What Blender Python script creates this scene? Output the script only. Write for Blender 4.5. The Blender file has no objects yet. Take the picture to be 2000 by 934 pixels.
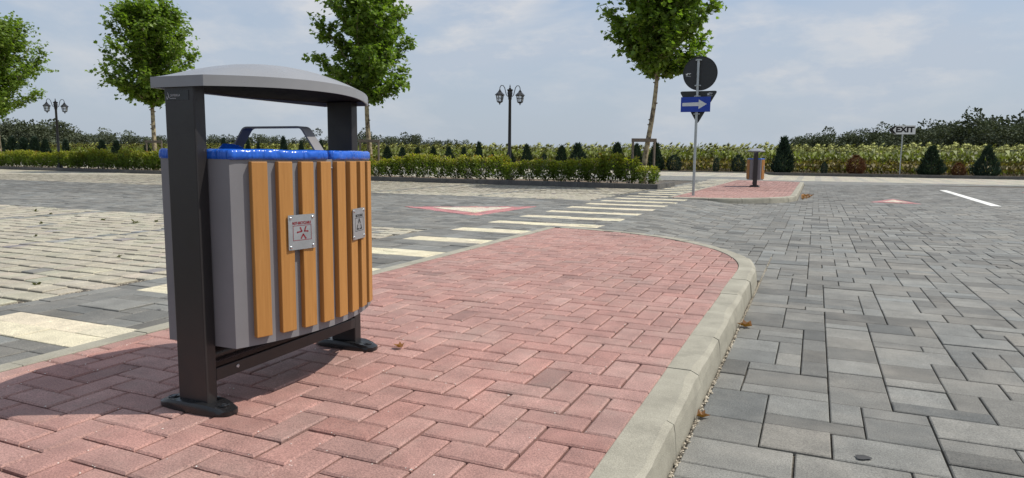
import bpy, bmesh, math, random
import numpy as np
from mathutils import Matrix, Vector
R = math.radians
random.seed(7); rng = np.random.default_rng(7)
sc = bpy.context.scene
COL = sc.collection

# ------------------------------------------------------------------ camera
# World frame: +X runs across the crossing, +Y along it, Z up; z = 0 is the top of the brick islands.
YAW = 0.41239; PITCH = 0.119; ROLL = 0.0095; EYE = 0.751; FPX = 1345.0
fwd = Vector((-math.sin(YAW) * math.cos(PITCH), math.cos(YAW) * math.cos(PITCH), -math.sin(PITCH)))
rgt0 = Vector((math.cos(YAW), math.sin(YAW), 0)); up0 = rgt0.cross(fwd)
rgt = math.cos(ROLL) * rgt0 + math.sin(ROLL) * up0
upv = -math.sin(ROLL) * rgt0 + math.cos(ROLL) * up0
cam = bpy.data.cameras.new('camera'); cam_o = bpy.data.objects.new('camera', cam); COL.objects.link(cam_o)
M4 = Matrix((rgt, upv, -fwd)).transposed().to_4x4(); M4.translation = (0, 0, EYE)
cam_o.matrix_world = M4
cam.sensor_width = 36; cam.lens = FPX / 2000 * 36; cam.clip_start = 0.05; cam.clip_end = 6000
sc.camera = cam_o

# ------------------------------------------------------------------ sun, sky, exposure
SUN_EL = R(57); SUN_DIR = Vector((0.89, 0.456, 0)).normalized()
sv = Vector((SUN_DIR.x * math.cos(SUN_EL), SUN_DIR.y * math.cos(SUN_EL), math.sin(SUN_EL)))
sun = bpy.data.lights.new('sun', 'SUN'); sun.energy = 4.4; sun.angle = R(0.55); sun.color = (1.0, 0.95, 0.87)
sun_o = bpy.data.objects.new('sun', sun); COL.objects.link(sun_o)
sun_o.rotation_euler = (-sv).to_track_quat('-Z', 'Y').to_euler(); sun_o.location = (0, 0, 30)
W = bpy.data.worlds.new('World'); sc.world = W; W.use_nodes = True
wn = W.node_tree; wn.nodes.clear()
def wnode(t, **k):
    n = wn.nodes.new(t)
    for a, b in k.items(): setattr(n, a, b)
    return n
sky = wnode('ShaderNodeTexSky', sky_type='NISHITA'); sky.sun_disc = False
sky.sun_elevation = SUN_EL; sky.sun_rotation = math.atan2(sv.x, sv.y)
sky.air_density = 1.0; sky.dust_density = 2.2; sky.ozone_density = 2.0
bg = wnode('ShaderNodeBackground'); bg.inputs['Strength'].default_value = 0.114
wo = wnode('ShaderNodeOutputWorld')
tc = wnode('ShaderNodeTexCoord')
mp = wnode('ShaderNodeMapping'); mp.inputs['Scale'].default_value = (2.1, 2.1, 5.5); mp.inputs['Location'].default_value = (3.1, 0.4, 1.7)
wn.links.new(tc.outputs['Generated'], mp.inputs['Vector'])
n1 = wnode('ShaderNodeTexNoise'); n1.inputs['Scale'].default_value = 1.15; n1.inputs['Detail'].default_value = 9; n1.inputs['Roughness'].default_value = 0.56; n1.inputs['Distortion'].default_value = 0.35
wn.links.new(mp.outputs['Vector'], n1.inputs['Vector'])
r1 = wnode('ShaderNodeValToRGB'); r1.color_ramp.elements[0].position = 0.44; r1.color_ramp.elements[1].position = 0.585
r1.color_ramp.elements[1].color = (0.78, 0.78, 0.78, 1)
wn.links.new(n1.outputs['Fac'], r1.inputs['Fac'])
# lumpy brighter tops
n2 = wnode('ShaderNodeTexNoise'); n2.inputs['Scale'].default_value = 3.6; n2.inputs['Detail'].default_value = 7; n2.inputs['Roughness'].default_value = 0.6
wn.links.new(mp.outputs['Vector'], n2.inputs['Vector'])
r2 = wnode('ShaderNodeValToRGB'); r2.color_ramp.elements[0].position = 0.45; r2.color_ramp.elements[1].position = 0.60
r2.color_ramp.elements[0].color = (4.5, 5.1, 6.1, 1); r2.color_ramp.elements[1].color = (6.9, 6.75, 6.75, 1)
wn.links.new(n2.outputs['Fac'], r2.inputs['Fac'])
# thin veil everywhere (milky summer sky)
veil = wnode('ShaderNodeMixRGB'); veil.inputs['Fac'].default_value = 0.62; veil.inputs['Color2'].default_value = (4.3, 5.25, 6.7, 1)
wn.links.new(sky.outputs['Color'], veil.inputs['Color1'])
mx = wnode('ShaderNodeMixRGB')
sep = wnode('ShaderNodeSeparateXYZ'); wn.links.new(tc.outputs['Generated'], sep.inputs['Vector'])
hz_r = wnode('ShaderNodeValToRGB'); hz_r.color_ramp.elements[0].position = 0.0; hz_r.color_ramp.elements[0].color = (0.75, 0.75, 0.75, 1); hz_r.color_ramp.elements[1].position = 0.30; hz_r.color_ramp.elements[1].color = (0, 0, 0, 1)
wn.links.new(sep.outputs['Z'], hz_r.inputs['Fac'])
hz_m = wnode('ShaderNodeMixRGB'); hz_m.inputs['Color2'].default_value = (4.15, 4.65, 5.2, 1); wn.links.new(hz_r.outputs['Color'], hz_m.inputs['Fac'])
wn.links.new(r1.outputs['Color'], mx.inputs['Fac']); wn.links.new(veil.outputs['Color'], mx.inputs['Color1']); wn.links.new(r2.outputs['Color'], mx.inputs['Color2'])
wn.links.new(mx.outputs['Color'], hz_m.inputs['Color1']); wn.links.new(hz_m.outputs['Color'], bg.inputs['Color']); wn.links.new(bg.outputs['Background'], wo.inputs['Surface'])
sc.view_settings.view_transform = 'Standard'; sc.view_settings.look = 'None'
sc.view_settings.exposure = 0.0; sc.view_settings.gamma = 1.0; sc.view_settings.use_curve_mapping = False
sc.render.engine = 'CYCLES'; sc.cycles.max_bounces = 6; sc.cycles.transparent_max_bounces = 8
try: sc.cycles.use_denoising = True
except Exception: pass

# ------------------------------------------------------------------ helpers
def pix(u, v, z):
    "picture position (2000 x 934) of a world point; used only to leave out what no camera near here could see"
    d = Vector((u, v, z - EYE)); w = d.dot(fwd)
    if w < 0.05: return None
    return (1000 + FPX * d.dot(rgt) / w, 467 - FPX * d.dot(upv) / w, w)
def in_view(u, v, z=0, mx_=420, my=260):
    p = pix(u, v, z)
    return p is not None and -mx_ < p[0] < 2000 + mx_ and p[1] < 934 + my
def spot(x, Y):
    "plan position seen at picture column x and depth Y along the level view direction"
    s = (x - 1000) / FPX * math.cos(PITCH) * 1.0
    s = (x - 1000) / FPX
    X = s * Y
    return (X * math.cos(YAW) - Y * math.sin(YAW), X * math.sin(YAW) + Y * math.cos(YAW))
def spot_v(x, v):
    "plan position on the line y = v at picture column x"
    s = (x - 1000) / FPX
    Y = v / (s * math.sin(YAW) + math.cos(YAW))
    return spot(x, Y)
def link(o, parent=None):
    COL.objects.link(o)
    if parent: o.parent = parent
    return o
def tag(o, label=None, cat=None, group=None, kind=None):
    if label: o['label'] = label
    if cat: o['category'] = cat
    if group: o['group'] = group
    if kind: o['kind'] = kind
    return o
def empty(name, loc=(0, 0, 0), rz=0):
    o = bpy.data.objects.new(name, None); o.location = loc; o.rotation_euler = (0, 0, rz); o.empty_display_size = 0.1
    return link(o)
def mesh_obj(name, me, parent=None, mat=None):
    if mat and not me.materials: me.materials.append(mat)
    return link(bpy.data.objects.new(name, me), parent)
def bm_obj(name, bm, mat, parent=None, smooth=False):
    me = bpy.data.meshes.new(name); bmesh.ops.recalc_face_normals(bm, faces=bm.faces); bm.to_mesh(me); bm.free()
    if smooth:
        for p in me.polygons: p.use_smooth = True
        me.set_sharp_from_angle(angle=R(38))
    return mesh_obj(name, me, parent, mat)
def py_mesh(name, verts, faces, tint=None, smooth=False, mats=(), mat_idx=None):
    me = bpy.data.meshes.new(name); me.from_pydata(verts, [], faces)
    if tint is not None:
        a = me.attributes.new('tint', 'FLOAT_COLOR', 'FACE')
        arr = np.ones((len(faces), 4), dtype=np.float32); arr[:, :3] = np.asarray(tint, dtype=np.float32)[:, :3]
        a.data.foreach_set('color', arr.ravel())
    if smooth: me.polygons.foreach_set('use_smooth', [True] * len(me.polygons))
    for m in mats: me.materials.append(m)
    if mat_idx is not None: me.polygons.foreach_set('material_index', mat_idx)
    return me
def np_mesh(name, V, F, tint=None, smooth=False):
    "V (n,3); F (m,k) with constant k; tint (m,3)"
    V = np.asarray(V, dtype=np.float32); F = np.asarray(F, dtype=np.int32); m, k = F.shape
    me = bpy.data.meshes.new(name)
    me.vertices.add(len(V)); me.vertices.foreach_set('co', V.ravel())
    me.loops.add(m * k); me.loops.foreach_set('vertex_index', F.ravel())
    me.polygons.add(m); me.polygons.foreach_set('loop_start', np.arange(m, dtype=np.int32) * k)
    if smooth: me.polygons.foreach_set('use_smooth', np.ones(m, dtype=bool))
    me.update(calc_edges=True)
    if tint is not None:
        a = me.attributes.new('tint', 'FLOAT_COLOR', 'FACE')
        arr = np.ones((m, 4), dtype=np.float32); arr[:, :3] = tint
        a.data.foreach_set('color', arr.ravel())
    me.validate()
    return me

# ------------------------------------------------------------------ materials
def nt_new(name):
    m = bpy.data.materials.new(name); m.use_nodes = True
    t = m.node_tree; t.nodes.clear()
    out = t.nodes.new('ShaderNodeOutputMaterial'); b = t.nodes.new('ShaderNodeBsdfPrincipled')
    t.links.new(b.outputs['BSDF'], out.inputs['Surface'])
    return m, t, b
def N(t, ty, **kw):
    n = t.nodes.new(ty)
    for k, v in kw.items():
        if k in n.inputs: n.inputs[k].default_value = v
        else: setattr(n, k, v)
    return n
def noise(t, scale, detail=4, rough=0.55, vec=None):
    n = N(t, 'ShaderNodeTexNoise'); n.inputs['Scale'].default_value = scale; n.inputs['Detail'].default_value = detail; n.inputs['Roughness'].default_value = rough
    if vec is not None: t.links.new(vec, n.inputs['Vector'])
    return n
def ramp(t, fac, stops):
    r = N(t, 'ShaderNodeValToRGB'); cr = r.color_ramp
    while len(cr.elements) < len(stops): cr.elements.new(0.5)
    for e, (p, c) in zip(cr.elements, stops):
        e.position = p; e.color = (c, c, c, 1) if isinstance(c, (int, float)) else (*c, 1)
    t.links.new(fac, r.inputs['Fac']); return r
def mulc(t, a, b, fac=1.0, mode='MULTIPLY'):
    m = N(t, 'ShaderNodeMixRGB'); m.blend_type = mode; m.inputs['Fac'].default_value = fac
    for s, i in ((a, 'Color1'), (b, 'Color2')):
        if isinstance(s, tuple): m.inputs[i].default_value = (*s, 1)
        else: t.links.new(s, m.inputs[i])
    return m.outputs['Color']
def bump(t, b, h, strength=0.3, dist=0.002):
    n = N(t, 'ShaderNodeBump'); n.inputs['Strength'].default_value = strength; n.inputs['Distance'].default_value = dist
    t.links.new(h, n.inputs['Height']); t.links.new(n.outputs['Normal'], b.inputs['Normal'])
def paver_mat(name, src, speck=0.75, rough=0.68):
    "concrete paver: colour from the piece (object colour) or from the face attribute, with grain, blotches and dust"
    m, t, b = nt_new(name)
    pos = N(t, 'ShaderNodeNewGeometry').outputs['Position']
    if src == 'object': c = N(t, 'ShaderNodeObjectInfo').outputs['Color']
    else:
        a = N(t, 'ShaderNodeAttribute'); a.attribute_name = 'tint'; c = a.outputs['Color']
    g1 = noise(t, 210, 5, 0.8, pos); c = mulc(t, c, ramp(t, g1.outputs['Fac'], [(0.28, 1 - speck), (0.5, 1.0), (0.72, 1 + speck * 0.9)]).outputs['Color'])
    g2 = noise(t, 9, 5, 0.6, pos); c = mulc(t, c, ramp(t, g2.outputs['Fac'], [(0.3, 0.80), (0.7, 1.16)]).outputs['Color'])
    g3 = noise(t, 1.1, 3, 0.5, pos); c = mulc(t, c, ramp(t, g3.outputs['Fac'], [(0.3, 0.90), (0.7, 1.08)]).outputs['Color'])
    # pale dust in patches
    g4 = noise(t, 3.3, 6, 0.65, pos); d = ramp(t, g4.outputs['Fac'], [(0.48, 0.0), (0.75, 0.22)])
    mxx = N(t, 'ShaderNodeMixRGB'); mxx.inputs['Color2'].default_value = (0.40, 0.36, 0.30, 1)
    t.links.new(d.outputs['Color'], mxx.inputs['Fac']); t.links.new(c, mxx.inputs['Color1'])
    t.links.new(mxx.outputs['Color'], b.inputs['Base Color']); b.inputs['Roughness'].default_value = rough
    b.inputs['Specular IOR Level'].default_value = 0.5
    g5 = noise(t, 230, 4, 0.75, pos); bump(t, b, g5.outputs['Fac'], 0.7, 0.003)
    return m
M_PAVE_O = paver_mat('concrete_paver_piece', 'object'); M_PAVE_A = paver_mat('concrete_paver_field', 'attr')
def noisy(name, c1, c2, scale=8, rough=0.85, bscale=60, bstr=0.3, bdist=0.003, fine=0.0, spec=0.4):
    m, t, b = nt_new(name); pos = N(t, 'ShaderNodeNewGeometry').outputs['Position']
    n = noise(t, scale, 6, 0.6, pos)
    r = N(t, 'ShaderNodeMixRGB'); r.inputs['Color1'].default_value = (*c1, 1); r.inputs['Color2'].default_value = (*c2, 1)
    rr = ramp(t, n.outputs['Fac'], [(0.32, 0.0), (0.68, 1.0)]); t.links.new(rr.outputs['Color'], r.inputs['Fac'])
    c = r.outputs['Color']
    if fine:
        f = noise(t, 380, 3, 0.7, pos); c = mulc(t, c, ramp(t, f.outputs['Fac'], [(0.3, 1 - fine), (0.7, 1 + fine)]).outputs['Color'])
    t.links.new(c, b.inputs['Base Color']); b.inputs['Roughness'].default_value = rough; b.inputs['Specular IOR Level'].default_value = spec
    if bstr:
        h = noise(t, bscale, 5, 0.65, pos); bump(t, b, h.outputs['Fac'], bstr, bdist)
    return m
M_SAND = noisy('joint_sand', (0.035, 0.03, 0.026), (0.15, 0.13, 0.10), 70, 0.95, 300, 0.8, 0.004, 0.4)
M_SANDRED = noisy('joint_sand_red', (0.025, 0.014, 0.012), (0.09, 0.055, 0.045), 60, 0.95, 300, 0.8, 0.004, 0.4)
M_GRIT = noisy('joint_grit', (0.045, 0.040, 0.030), (0.20, 0.17, 0.12), 90, 0.95, 160, 1.0, 0.008, 0.4)
M_SOIL = noisy('soil', (0.09, 0.065, 0.045), (0.20, 0.15, 0.10), 3, 0.95, 30, 0.8, 0.03, 0.3)
M_GROUND = noisy('field_ground', (0.10, 0.09, 0.04), (0.20, 0.17, 0.09), 0.4, 0.95, 5, 0.5, 0.05)
def kerb_mat(name, c1, c2):
    m, t, b = nt_new(name); g = N(t, 'ShaderNodeNewGeometry'); pos = g.outputs['Position']
    n = noise(t, 5, 6, 0.6, pos)
    r = N(t, 'ShaderNodeMixRGB'); r.inputs['Color1'].default_value = (*c1, 1); r.inputs['Color2'].default_value = (*c2, 1)
    t.links.new(ramp(t, n.outputs['Fac'], [(0.3, 0.0), (0.7, 1.0)]).outputs['Color'], r.inputs['Fac'])
    f = noise(t, 330, 3, 0.7, pos); c = mulc(t, r.outputs['Color'], ramp(t, f.outputs['Fac'], [(0.3, 0.72), (0.7, 1.25)]).outputs['Color'])
    s = noise(t, 7, 6, 0.6, pos); c = mulc(t, c, ramp(t, s.outputs['Fac'], [(0.34, 0.86), (0.50, 1.0)]).outputs['Color'])
    t.links.new(c, b.inputs['Base Color']); b.inputs['Roughness'].default_value = 0.92; b.inputs['Specular IOR Level'].default_value = 0.3
    h = noise(t, 190, 5, 0.7, pos); bump(t, b, h.outputs['Fac'], 0.6, 0.003)
    return m
M_KERB = kerb_mat('kerb_concrete', (0.27, 0.255, 0.205), (0.36, 0.34, 0.275))
M_KERBDARK = kerb_mat('kerb_dark_concrete', (0.085, 0.082, 0.078), (0.13, 0.125, 0.115))
def paint(name, c, rough=0.45, metal=0.0, orange=0.25, var=0.06, coat=0.0):
    m, t, b = nt_new(name); tcn = N(t, 'ShaderNodeTexCoord'); ob = tcn.outputs['Object']
    n = noise(t, 6, 4, 0.6, ob); c2 = mulc(t, tuple(c), ramp(t, n.outputs['Fac'], [(0.3, 1 - var), (0.7, 1 + var)]).outputs['Color'])
    t.links.new(c2, b.inputs['Base Color']); b.inputs['Metallic'].default_value = metal
    n2 = noise(t, 18, 4, 0.6, ob); rr = ramp(t, n2.outputs['Fac'], [(0.3, max(0.05, rough - 0.07)), (0.7, rough + 0.08)])
    t.links.new(rr.outputs['Color'], b.inputs['Roughness'])
    if orange: h = noise(t, 700, 2, 0.5, ob); bump(t, b, h.outputs['Fac'], orange, 0.0006)
    b.inputs['Coat Weight'].default_value = coat
    return m
M_CHAR = paint('charcoal_powder_coat', (0.020, 0.018, 0.018), 0.40)
M_MATT = paint('matt_shaded_underside', (0.012, 0.011, 0.011), 0.9); M_MATT.node_tree.nodes['Principled BSDF'].inputs['Specular IOR Level'].default_value = 0.05  # shade under the lid painted in: near-black base, hardly any reflection
M_SHOE = paint('black_plastic', (0.011, 0.011, 0.012), 0.28, orange=0)
M_GREY = paint('grey_powder_coat', (0.190, 0.186, 0.193), 0.55)
M_LID = paint('silver_grey_powder_coat', (0.235, 0.238, 0.246), 0.33)
M_PLATE = paint('brushed_steel', (0.52, 0.54, 0.55), 0.42, 0.85, 0.1)
M_BOLT = paint('bolt_steel', (0.65, 0.65, 0.65), 0.22, 1.0, 0)
M_REDPRINT = paint('red_print', (0.22, 0.012, 0.02), 0.5, orange=0)
M_DARKPRINT = paint('dark_print', (0.010, 0.011, 0.011), 0.8, orange=0)
M_STICKER = paint('black_sticker', (0.008, 0.008, 0.009), 0.25, orange=0)
M_WHITEPRINT = paint('white_print', (0.45, 0.45, 0.46), 0.5, orange=0)
M_SIGNBACK = paint('sign_back_dark', (0.016, 0.018, 0.019), 0.45)
M_BLUE = paint('sign_blue', (0.008, 0.042, 0.32), 0.6, orange=0)
M_SIGNWHITE = paint('sign_white', (0.62, 0.63, 0.62), 0.4, orange=0)
M_SIGNWHITE_SHADED = paint('sign_white_shaded', (0.60, 0.61, 0.60), 0.45, orange=0)  # copy of the sign white with slight shade mixed into its colour
M_GALV = paint('galvanised_steel', (0.40, 0.42, 0.42), 0.4, 0.8, 0.15, 0.12)
M_LAMP = paint('lamp_black', (0.009, 0.009, 0.010), 0.35)
M_STAKE = noisy('stake_wood', (0.13, 0.105, 0.08), (0.22, 0.18, 0.14), 12, 0.85, 80, 0.3)
M_WHITELINE = noisy('white_line_paint', (0.62, 0.62, 0.58), (0.74, 0.74, 0.70), 4, 0.8, 200, 0.3)
M_SPECK = noisy('white_chips', (0.55, 0.52, 0.46), (0.78, 0.75, 0.68), 30, 0.9, 100, 0)
M_GRAVEL = noisy('gravel', (0.22, 0.18, 0.13), (0.70, 0.63, 0.50), 45, 0.9, 100, 0)
M_STAIN = noisy('oil_spot', (0.03, 0.03, 0.03), (0.055, 0.055, 0.055), 20, 0.8, 100, 0)
def wood_mat():
    m, t, b = nt_new('orange_timber_slat'); tcn = N(t, 'ShaderNodeTexCoord'); oi = N(t, 'ShaderNodeObjectInfo')
    mpn = N(t, 'ShaderNodeMapping'); t.links.new(tcn.outputs['Object'], mpn.inputs['Vector'])
    mpn.inputs['Scale'].default_value = (60, 60, 3.2)
    cmb = N(t, 'ShaderNodeCombineXYZ'); mm = N(t, 'ShaderNodeMath', operation='MULTIPLY'); mm.inputs[1].default_value = 37.0
    t.links.new(oi.outputs['Random'], mm.inputs[0]); t.links.new(mm.outputs[0], cmb.inputs['Z']); t.links.new(cmb.outputs[0], mpn.inputs['Location'])
    n = noise(t, 1.6, 6, 0.6, mpn.outputs['Vector']); n.inputs['Distortion'].default_value = 0.8
    r = ramp(t, n.outputs['Fac'], [(0.25, (0.345, 0.155, 0.034)), (0.5, (0.400, 0.186, 0.044)), (0.75, (0.445, 0.214, 0.056))])
    t.links.new(r.outputs['Color'], b.inputs['Base Color']); b.inputs['Roughness'].default_value = 0.55
    bump(t, b, n.outputs['Fac'], 0.45, 0.0012); return m
M_WOOD = wood_mat()
def bag_mat():
    m, t, b = nt_new('blue_plastic_bag'); b.inputs['Base Color'].default_value = (0.014, 0.105, 0.52, 1); b.inputs['Roughness'].default_value = 0.24
    tcn = N(t, 'ShaderNodeTexCoord'); mpn = N(t, 'ShaderNodeMapping'); mpn.inputs['Scale'].default_value = (9, 9, 3); mpn.inputs['Rotation'].default_value = (0.35, 0.25, 0); t.links.new(tcn.outputs['Object'], mpn.inputs['Vector'])
    n = noise(t, 1.6, 2, 0.5, mpn.outputs['Vector']); n.inputs['Distortion'].default_value = 1.8
    bump(t, b, n.outputs['Fac'], 0.5, 0.03); return m
M_BAG = bag_mat()
def leaf_mat(name, rough=0.5, trans=0.35, spec=0.4):
    m, t, b = nt_new(name); a = N(t, 'ShaderNodeAttribute'); a.attribute_name = 'tint'
    g = N(t, 'ShaderNodeNewGeometry'); n = noise(t, 1.3, 3, 0.5, g.outputs['Position'])
    c = mulc(t, a.outputs['Color'], ramp(t, n.outputs['Fac'], [(0.3, 0.85), (0.7, 1.15)]).outputs['Color'])
    t.links.new(c, b.inputs['Base Color']); b.inputs['Roughness'].default_value = rough; b.inputs['Specular IOR Level'].default_value = spec
    tr = N(t, 'ShaderNodeBsdfTranslucent'); c2 = mulc(t, c, (1.0, 1.15, 0.45)); t.links.new(c2, tr.inputs['Color'])
    mx_ = N(t, 'ShaderNodeMixShader'); mx_.inputs['Fac'].default_value = trans
    t.links.new(b.outputs['BSDF'], mx_.inputs[1]); t.links.new(tr.outputs['BSDF'], mx_.inputs[2])
    out = [x for x in t.nodes if x.type == 'OUTPUT_MATERIAL'][0]; t.links.new(mx_.outputs['Shader'], out.inputs['Surface'])
    return m
M_LEAF = leaf_mat('leaf', 0.45, 0.5); M_NEEDLE = leaf_mat('needles', 0.75, 0.1, 0.2); M_FARLEAF = leaf_mat('far_foliage', 0.9, 0.1, 0.1)
M_DRY = leaf_mat('dry_leaf', 0.55, 0.25); M_SUNF = leaf_mat('sunflower_green', 0.6, 0.3)
def bark_mat():
    m, t, b = nt_new('mottled_bark'); pos = N(t, 'ShaderNodeNewGeometry').outputs['Position']
    n = noise(t, 9, 4, 0.6, pos)
    r = ramp(t, n.outputs['Fac'], [(0.38, (0.10, 0.075, 0.05)), (0.48, (0.26, 0.21, 0.13)), (0.62, (0.40, 0.34, 0.21))])
    t.links.new(r.outputs['Color'], b.inputs['Base Color']); b.inputs['Roughness'].default_value = 0.9
    h = noise(t, 25, 5, 0.6, pos); bump(t, b, h.outputs['Fac'], 0.5, 0.01); return m
M_BARK = bark_mat()
def glass_mat():
    m, t, b = nt_new('lantern_glass'); b.inputs['Base Color'].default_value = (0.75, 0.77, 0.78, 1); b.inputs['Roughness'].default_value = 0.25
    b.inputs['Transmission Weight'].default_value = 0.75; b.inputs['IOR'].default_value = 1.2; return m
M_GLASS = glass_mat()

# ------------------------------------------------------------------ plan of the place
KW = 0.128                                     # kerb width
I1 = dict(l=-2.53, r=-0.448, c=4.83, rad=2.082)   # first island: brick edges, centre of the round nose
I2 = dict(l=-2.53, r=-0.448, c=15.62, rad=2.082)
def sstep(x): x = min(1, max(0, x)); return x * x * (3 - 2 * x)
def ground(u, v):
    "level of the paving: flush with the islands west of the crossing, 0.1 m lower on the carriageway"
    k = sstep((v - 12.85) / 0.5)
    return -0.10 * sstep((u + 2.10 + 0.48 * k) / (1.35 - 0.9 * k))
def bed_v(u): return 16.6 + 0.072 * (-3.5 - u)   # front of the planting bed
def poly_island1(m=0.0):
    p = [(I1['l'] - m, -1.6), (I1['r'] + m, -1.6)]
    for k in range(0, 25):
        a = math.pi / 2 * k / 24
        p.append((I1['l'] + (I1['rad'] + m) * math.cos(a), I1['c'] + (I1['rad'] + m) * math.sin(a)))
    if m: p.append((I1['l'] - m, I1['c'] + I1['rad'] + m))
    return p
def poly_island2(m=0.0):
    p = [(I2['l'] - m, 25.6 + m)]
    if m: p.append((I2['l'] - m, I2['c'] - I2['rad'] - m))
    for k in range(0, 25):
        a = -math.pi / 2 + math.pi / 2 * k / 24
        p.append((I2['l'] + (I2['rad'] + m) * math.cos(a), I2['c'] + (I2['rad'] + m) * math.sin(a)))
    p += [(I2['r'] + m, 24.9), (I2['r'] - 0.7 + m, 25.6 + m)]
    return p
def inside(p, u, v):
    for i in range(len(p)):
        a, b = p[i], p[(i + 1) % len(p)]
        if (b[0] - a[0]) * (v - a[1]) - (b[1] - a[1]) * (u - a[0]) < 0: return False
    return True
def clip(poly, cp):
    for i in range(len(cp)):
        a, b = cp[i], cp[(i + 1) % len(cp)]
        out = []; n = len(poly)
        if n == 0: return []
        def sd(p): return (b[0] - a[0]) * (p[1] - a[1]) - (b[1] - a[1]) * (p[0] - a[0])
        for k in range(n):
            p, q = poly[k], poly[(k + 1) % n]; sp, sq = sd(p), sd(q)
            if sp >= 0: out.append(p)
            if (sp >= 0) != (sq >= 0):
                t_ = sp / (sp - sq); out.append((p[0] + t_ * (q[0] - p[0]), p[1] + t_ * (q[1] - p[1])))
        poly = out
    res = []
    for p in poly:
        if not res or (abs(p[0] - res[-1][0]) + abs(p[1] - res[-1][1])) > 2e-3: res.append(p)
    if len(res) > 2 and abs(res[0][0] - res[-1][0]) + abs(res[0][1] - res[-1][1]) < 2e-3: res.pop()
    return res
def area(p): return 0.5 * sum(p[i][0] * p[(i + 1) % len(p)][1] - p[(i + 1) % len(p)][0] * p[i][1] for i in range(len(p)))
def inset(p, d):
    n = len(p); out = []
    for i in range(n):
        a, b, c = p[i - 1], p[i], p[(i + 1) % n]
        e1 = (b[0] - a[0], b[1] - a[1]); e2 = (c[0] - b[0], c[1] - b[1])
        l1 = math.hypot(*e1) or 1e-9; l2 = math.hypot(*e2) or 1e-9
        n1 = (-e1[1] / l1, e1[0] / l1); n2 = (-e2[1] / l2, e2[0] / l2)
        k = 1 + n1[0] * n2[0] + n1[1] * n2[1]
        if k < 0.2: k = 0.2
        out.append((b[0] + d * (n1[0] + n2[0]) / k, b[1] + d * (n1[1] + n2[1]) / k))
    return out
def prism(poly, gap, cham, depth, flat=False):
    "vertices and faces of one paver: chamfered top edge, sides, open below; z = 0 is its top"
    if flat:
        p = inset(poly, gap); return [(x, y, 0.0) for x, y in p], [tuple(range(len(p)))]
    n = len(poly); A = inset(poly, gap + cham); B = inset(poly, gap)
    vs = [(x, y, 0.0) for x, y in A] + [(x, y, -cham * 0.8) for x, y in B] + [(x, y, -depth) for x, y in B]
    fs = [tuple(range(n))]
    for r_ in range(2):
        for i in range(n):
            j = (i + 1) % n; fs.append((r_ * n + i, r_ * n + n + i, r_ * n + n + j, r_ * n + j))
    return vs, fs
class Pieces:
    "collects pavers of one surface; the largest in the picture become objects, the others one joined part"
    def __init__(s, parent, name): s.parent, s.name, s.items, s.cache = parent, name, [], {}
    def add(s, poly, colr, z, gap, cham, key=None, tilt=0.004, zj=0.0015, depth=0.014):
        cx = sum(p[0] for p in poly) / len(poly); cy = sum(p[1] for p in poly) / len(poly)
        if not in_view(cx, cy): return
        px = pix(cx, cy, 0); w = px[2]
        a = abs(area(poly)) * EYE / (w ** 3)
        vis = -20 < px[0] < 2020 and px[1] < 960
        s.items.append((a if vis else 0, cx, cy, z, poly, colr, gap, cham, key, (random.gauss(0, tilt), random.gauss(0, tilt)), random.gauss(0, zj), w, depth))
    def build(s, limit=300):
        s.items.sort(key=lambda i: -i[0])
        V, F, T = [], [], []
        for k, (a, cx, cy, z, poly, colr, gap, cham, key, tl, dz, w, depth) in enumerate(s.items):
            loc = [(p[0] - cx, p[1] - cy) for p in poly]
            # follow the fall of the ground across the piece
            gx = (ground(cx + 0.05, cy) - ground(cx - 0.05, cy)) / 0.1 if z is None else 0
            gz = ground(cx, cy) if z is None else z
            if k < limit and a > 0:
                me = s.cache.get(key) if key else None
                if me is None:
                    vs, fs = prism(loc, gap, cham, depth); me = bpy.data.meshes.new(s.name); me.from_pydata(vs, [], fs); me.materials.append(M_PAVE_O)
                    if key: s.cache[key] = me
                o = link(bpy.data.objects.new(s.name, me), s.parent)
                o.location = (cx, cy, gz + dz); o.rotation_euler = (tl[0], tl[1] - math.atan(gx), 0); o.color = (*colr, 1)
            else:
                vs, fs = prism(loc, gap, cham, depth, flat=w > 13)
                b = len(V)
                for x, y, zz in vs: V.append((cx + x, cy + y, gz + dz + zz + x * (gx - tl[1]) + y * tl[0]))
                for f in fs: F.append(tuple(i + b for i in f)); T.append(colr)
        if F:
            o = mesh_obj('far_' + s.name, py_mesh('far_' + s.name, V, F, T, mats=(M_PAVE_A,)), s.parent); o['kind'] = 'stuff'
def jit(c, a=0.1, h=0.03):
    k = 1 + random.gauss(0, a); return tuple(max(0.01, x * k * (1 + random.gauss(0, h))) for x in c)

# ------------------------------------------------------------------ ground and paving beds
def sheet(name, us, vs, zf, mat, keep=None, tintf=None, parent=None):
    us, vs = np.asarray(us), np.asarray(vs); V = []; F = []; T = []
    idx = {}
    def vid(i, j):
        if (i, j) not in idx: idx[(i, j)] = len(V); V.append((us[i], vs[j], zf(us[i], vs[j])))
        return idx[(i, j)]
    for j in range(len(vs) - 1):
        for i in range(len(us) - 1):
            cu, cv = (us[i] + us[i + 1]) / 2, (vs[j] + vs[j + 1]) / 2
            if keep and not keep(cu, cv): continue
            F.append((vid(i, j), vid(i + 1, j), vid(i + 1, j + 1), vid(i, j + 1)))
            if tintf: T.append(tintf(cu, cv))
    return mesh_obj(name, py_mesh(name, V, F, T if tintf else None), parent, mat)
g_o = sheet('ground', [-3500, -800, -200, -80, 60, 200, 800, 3500], [-400, -60, 42, 60, 200, 800, 3500], lambda u, v: -0.19, M_GROUND)
tag(g_o, 'dry earth and crop ground stretching away to the horizon', 'ground', kind='structure')

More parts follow.
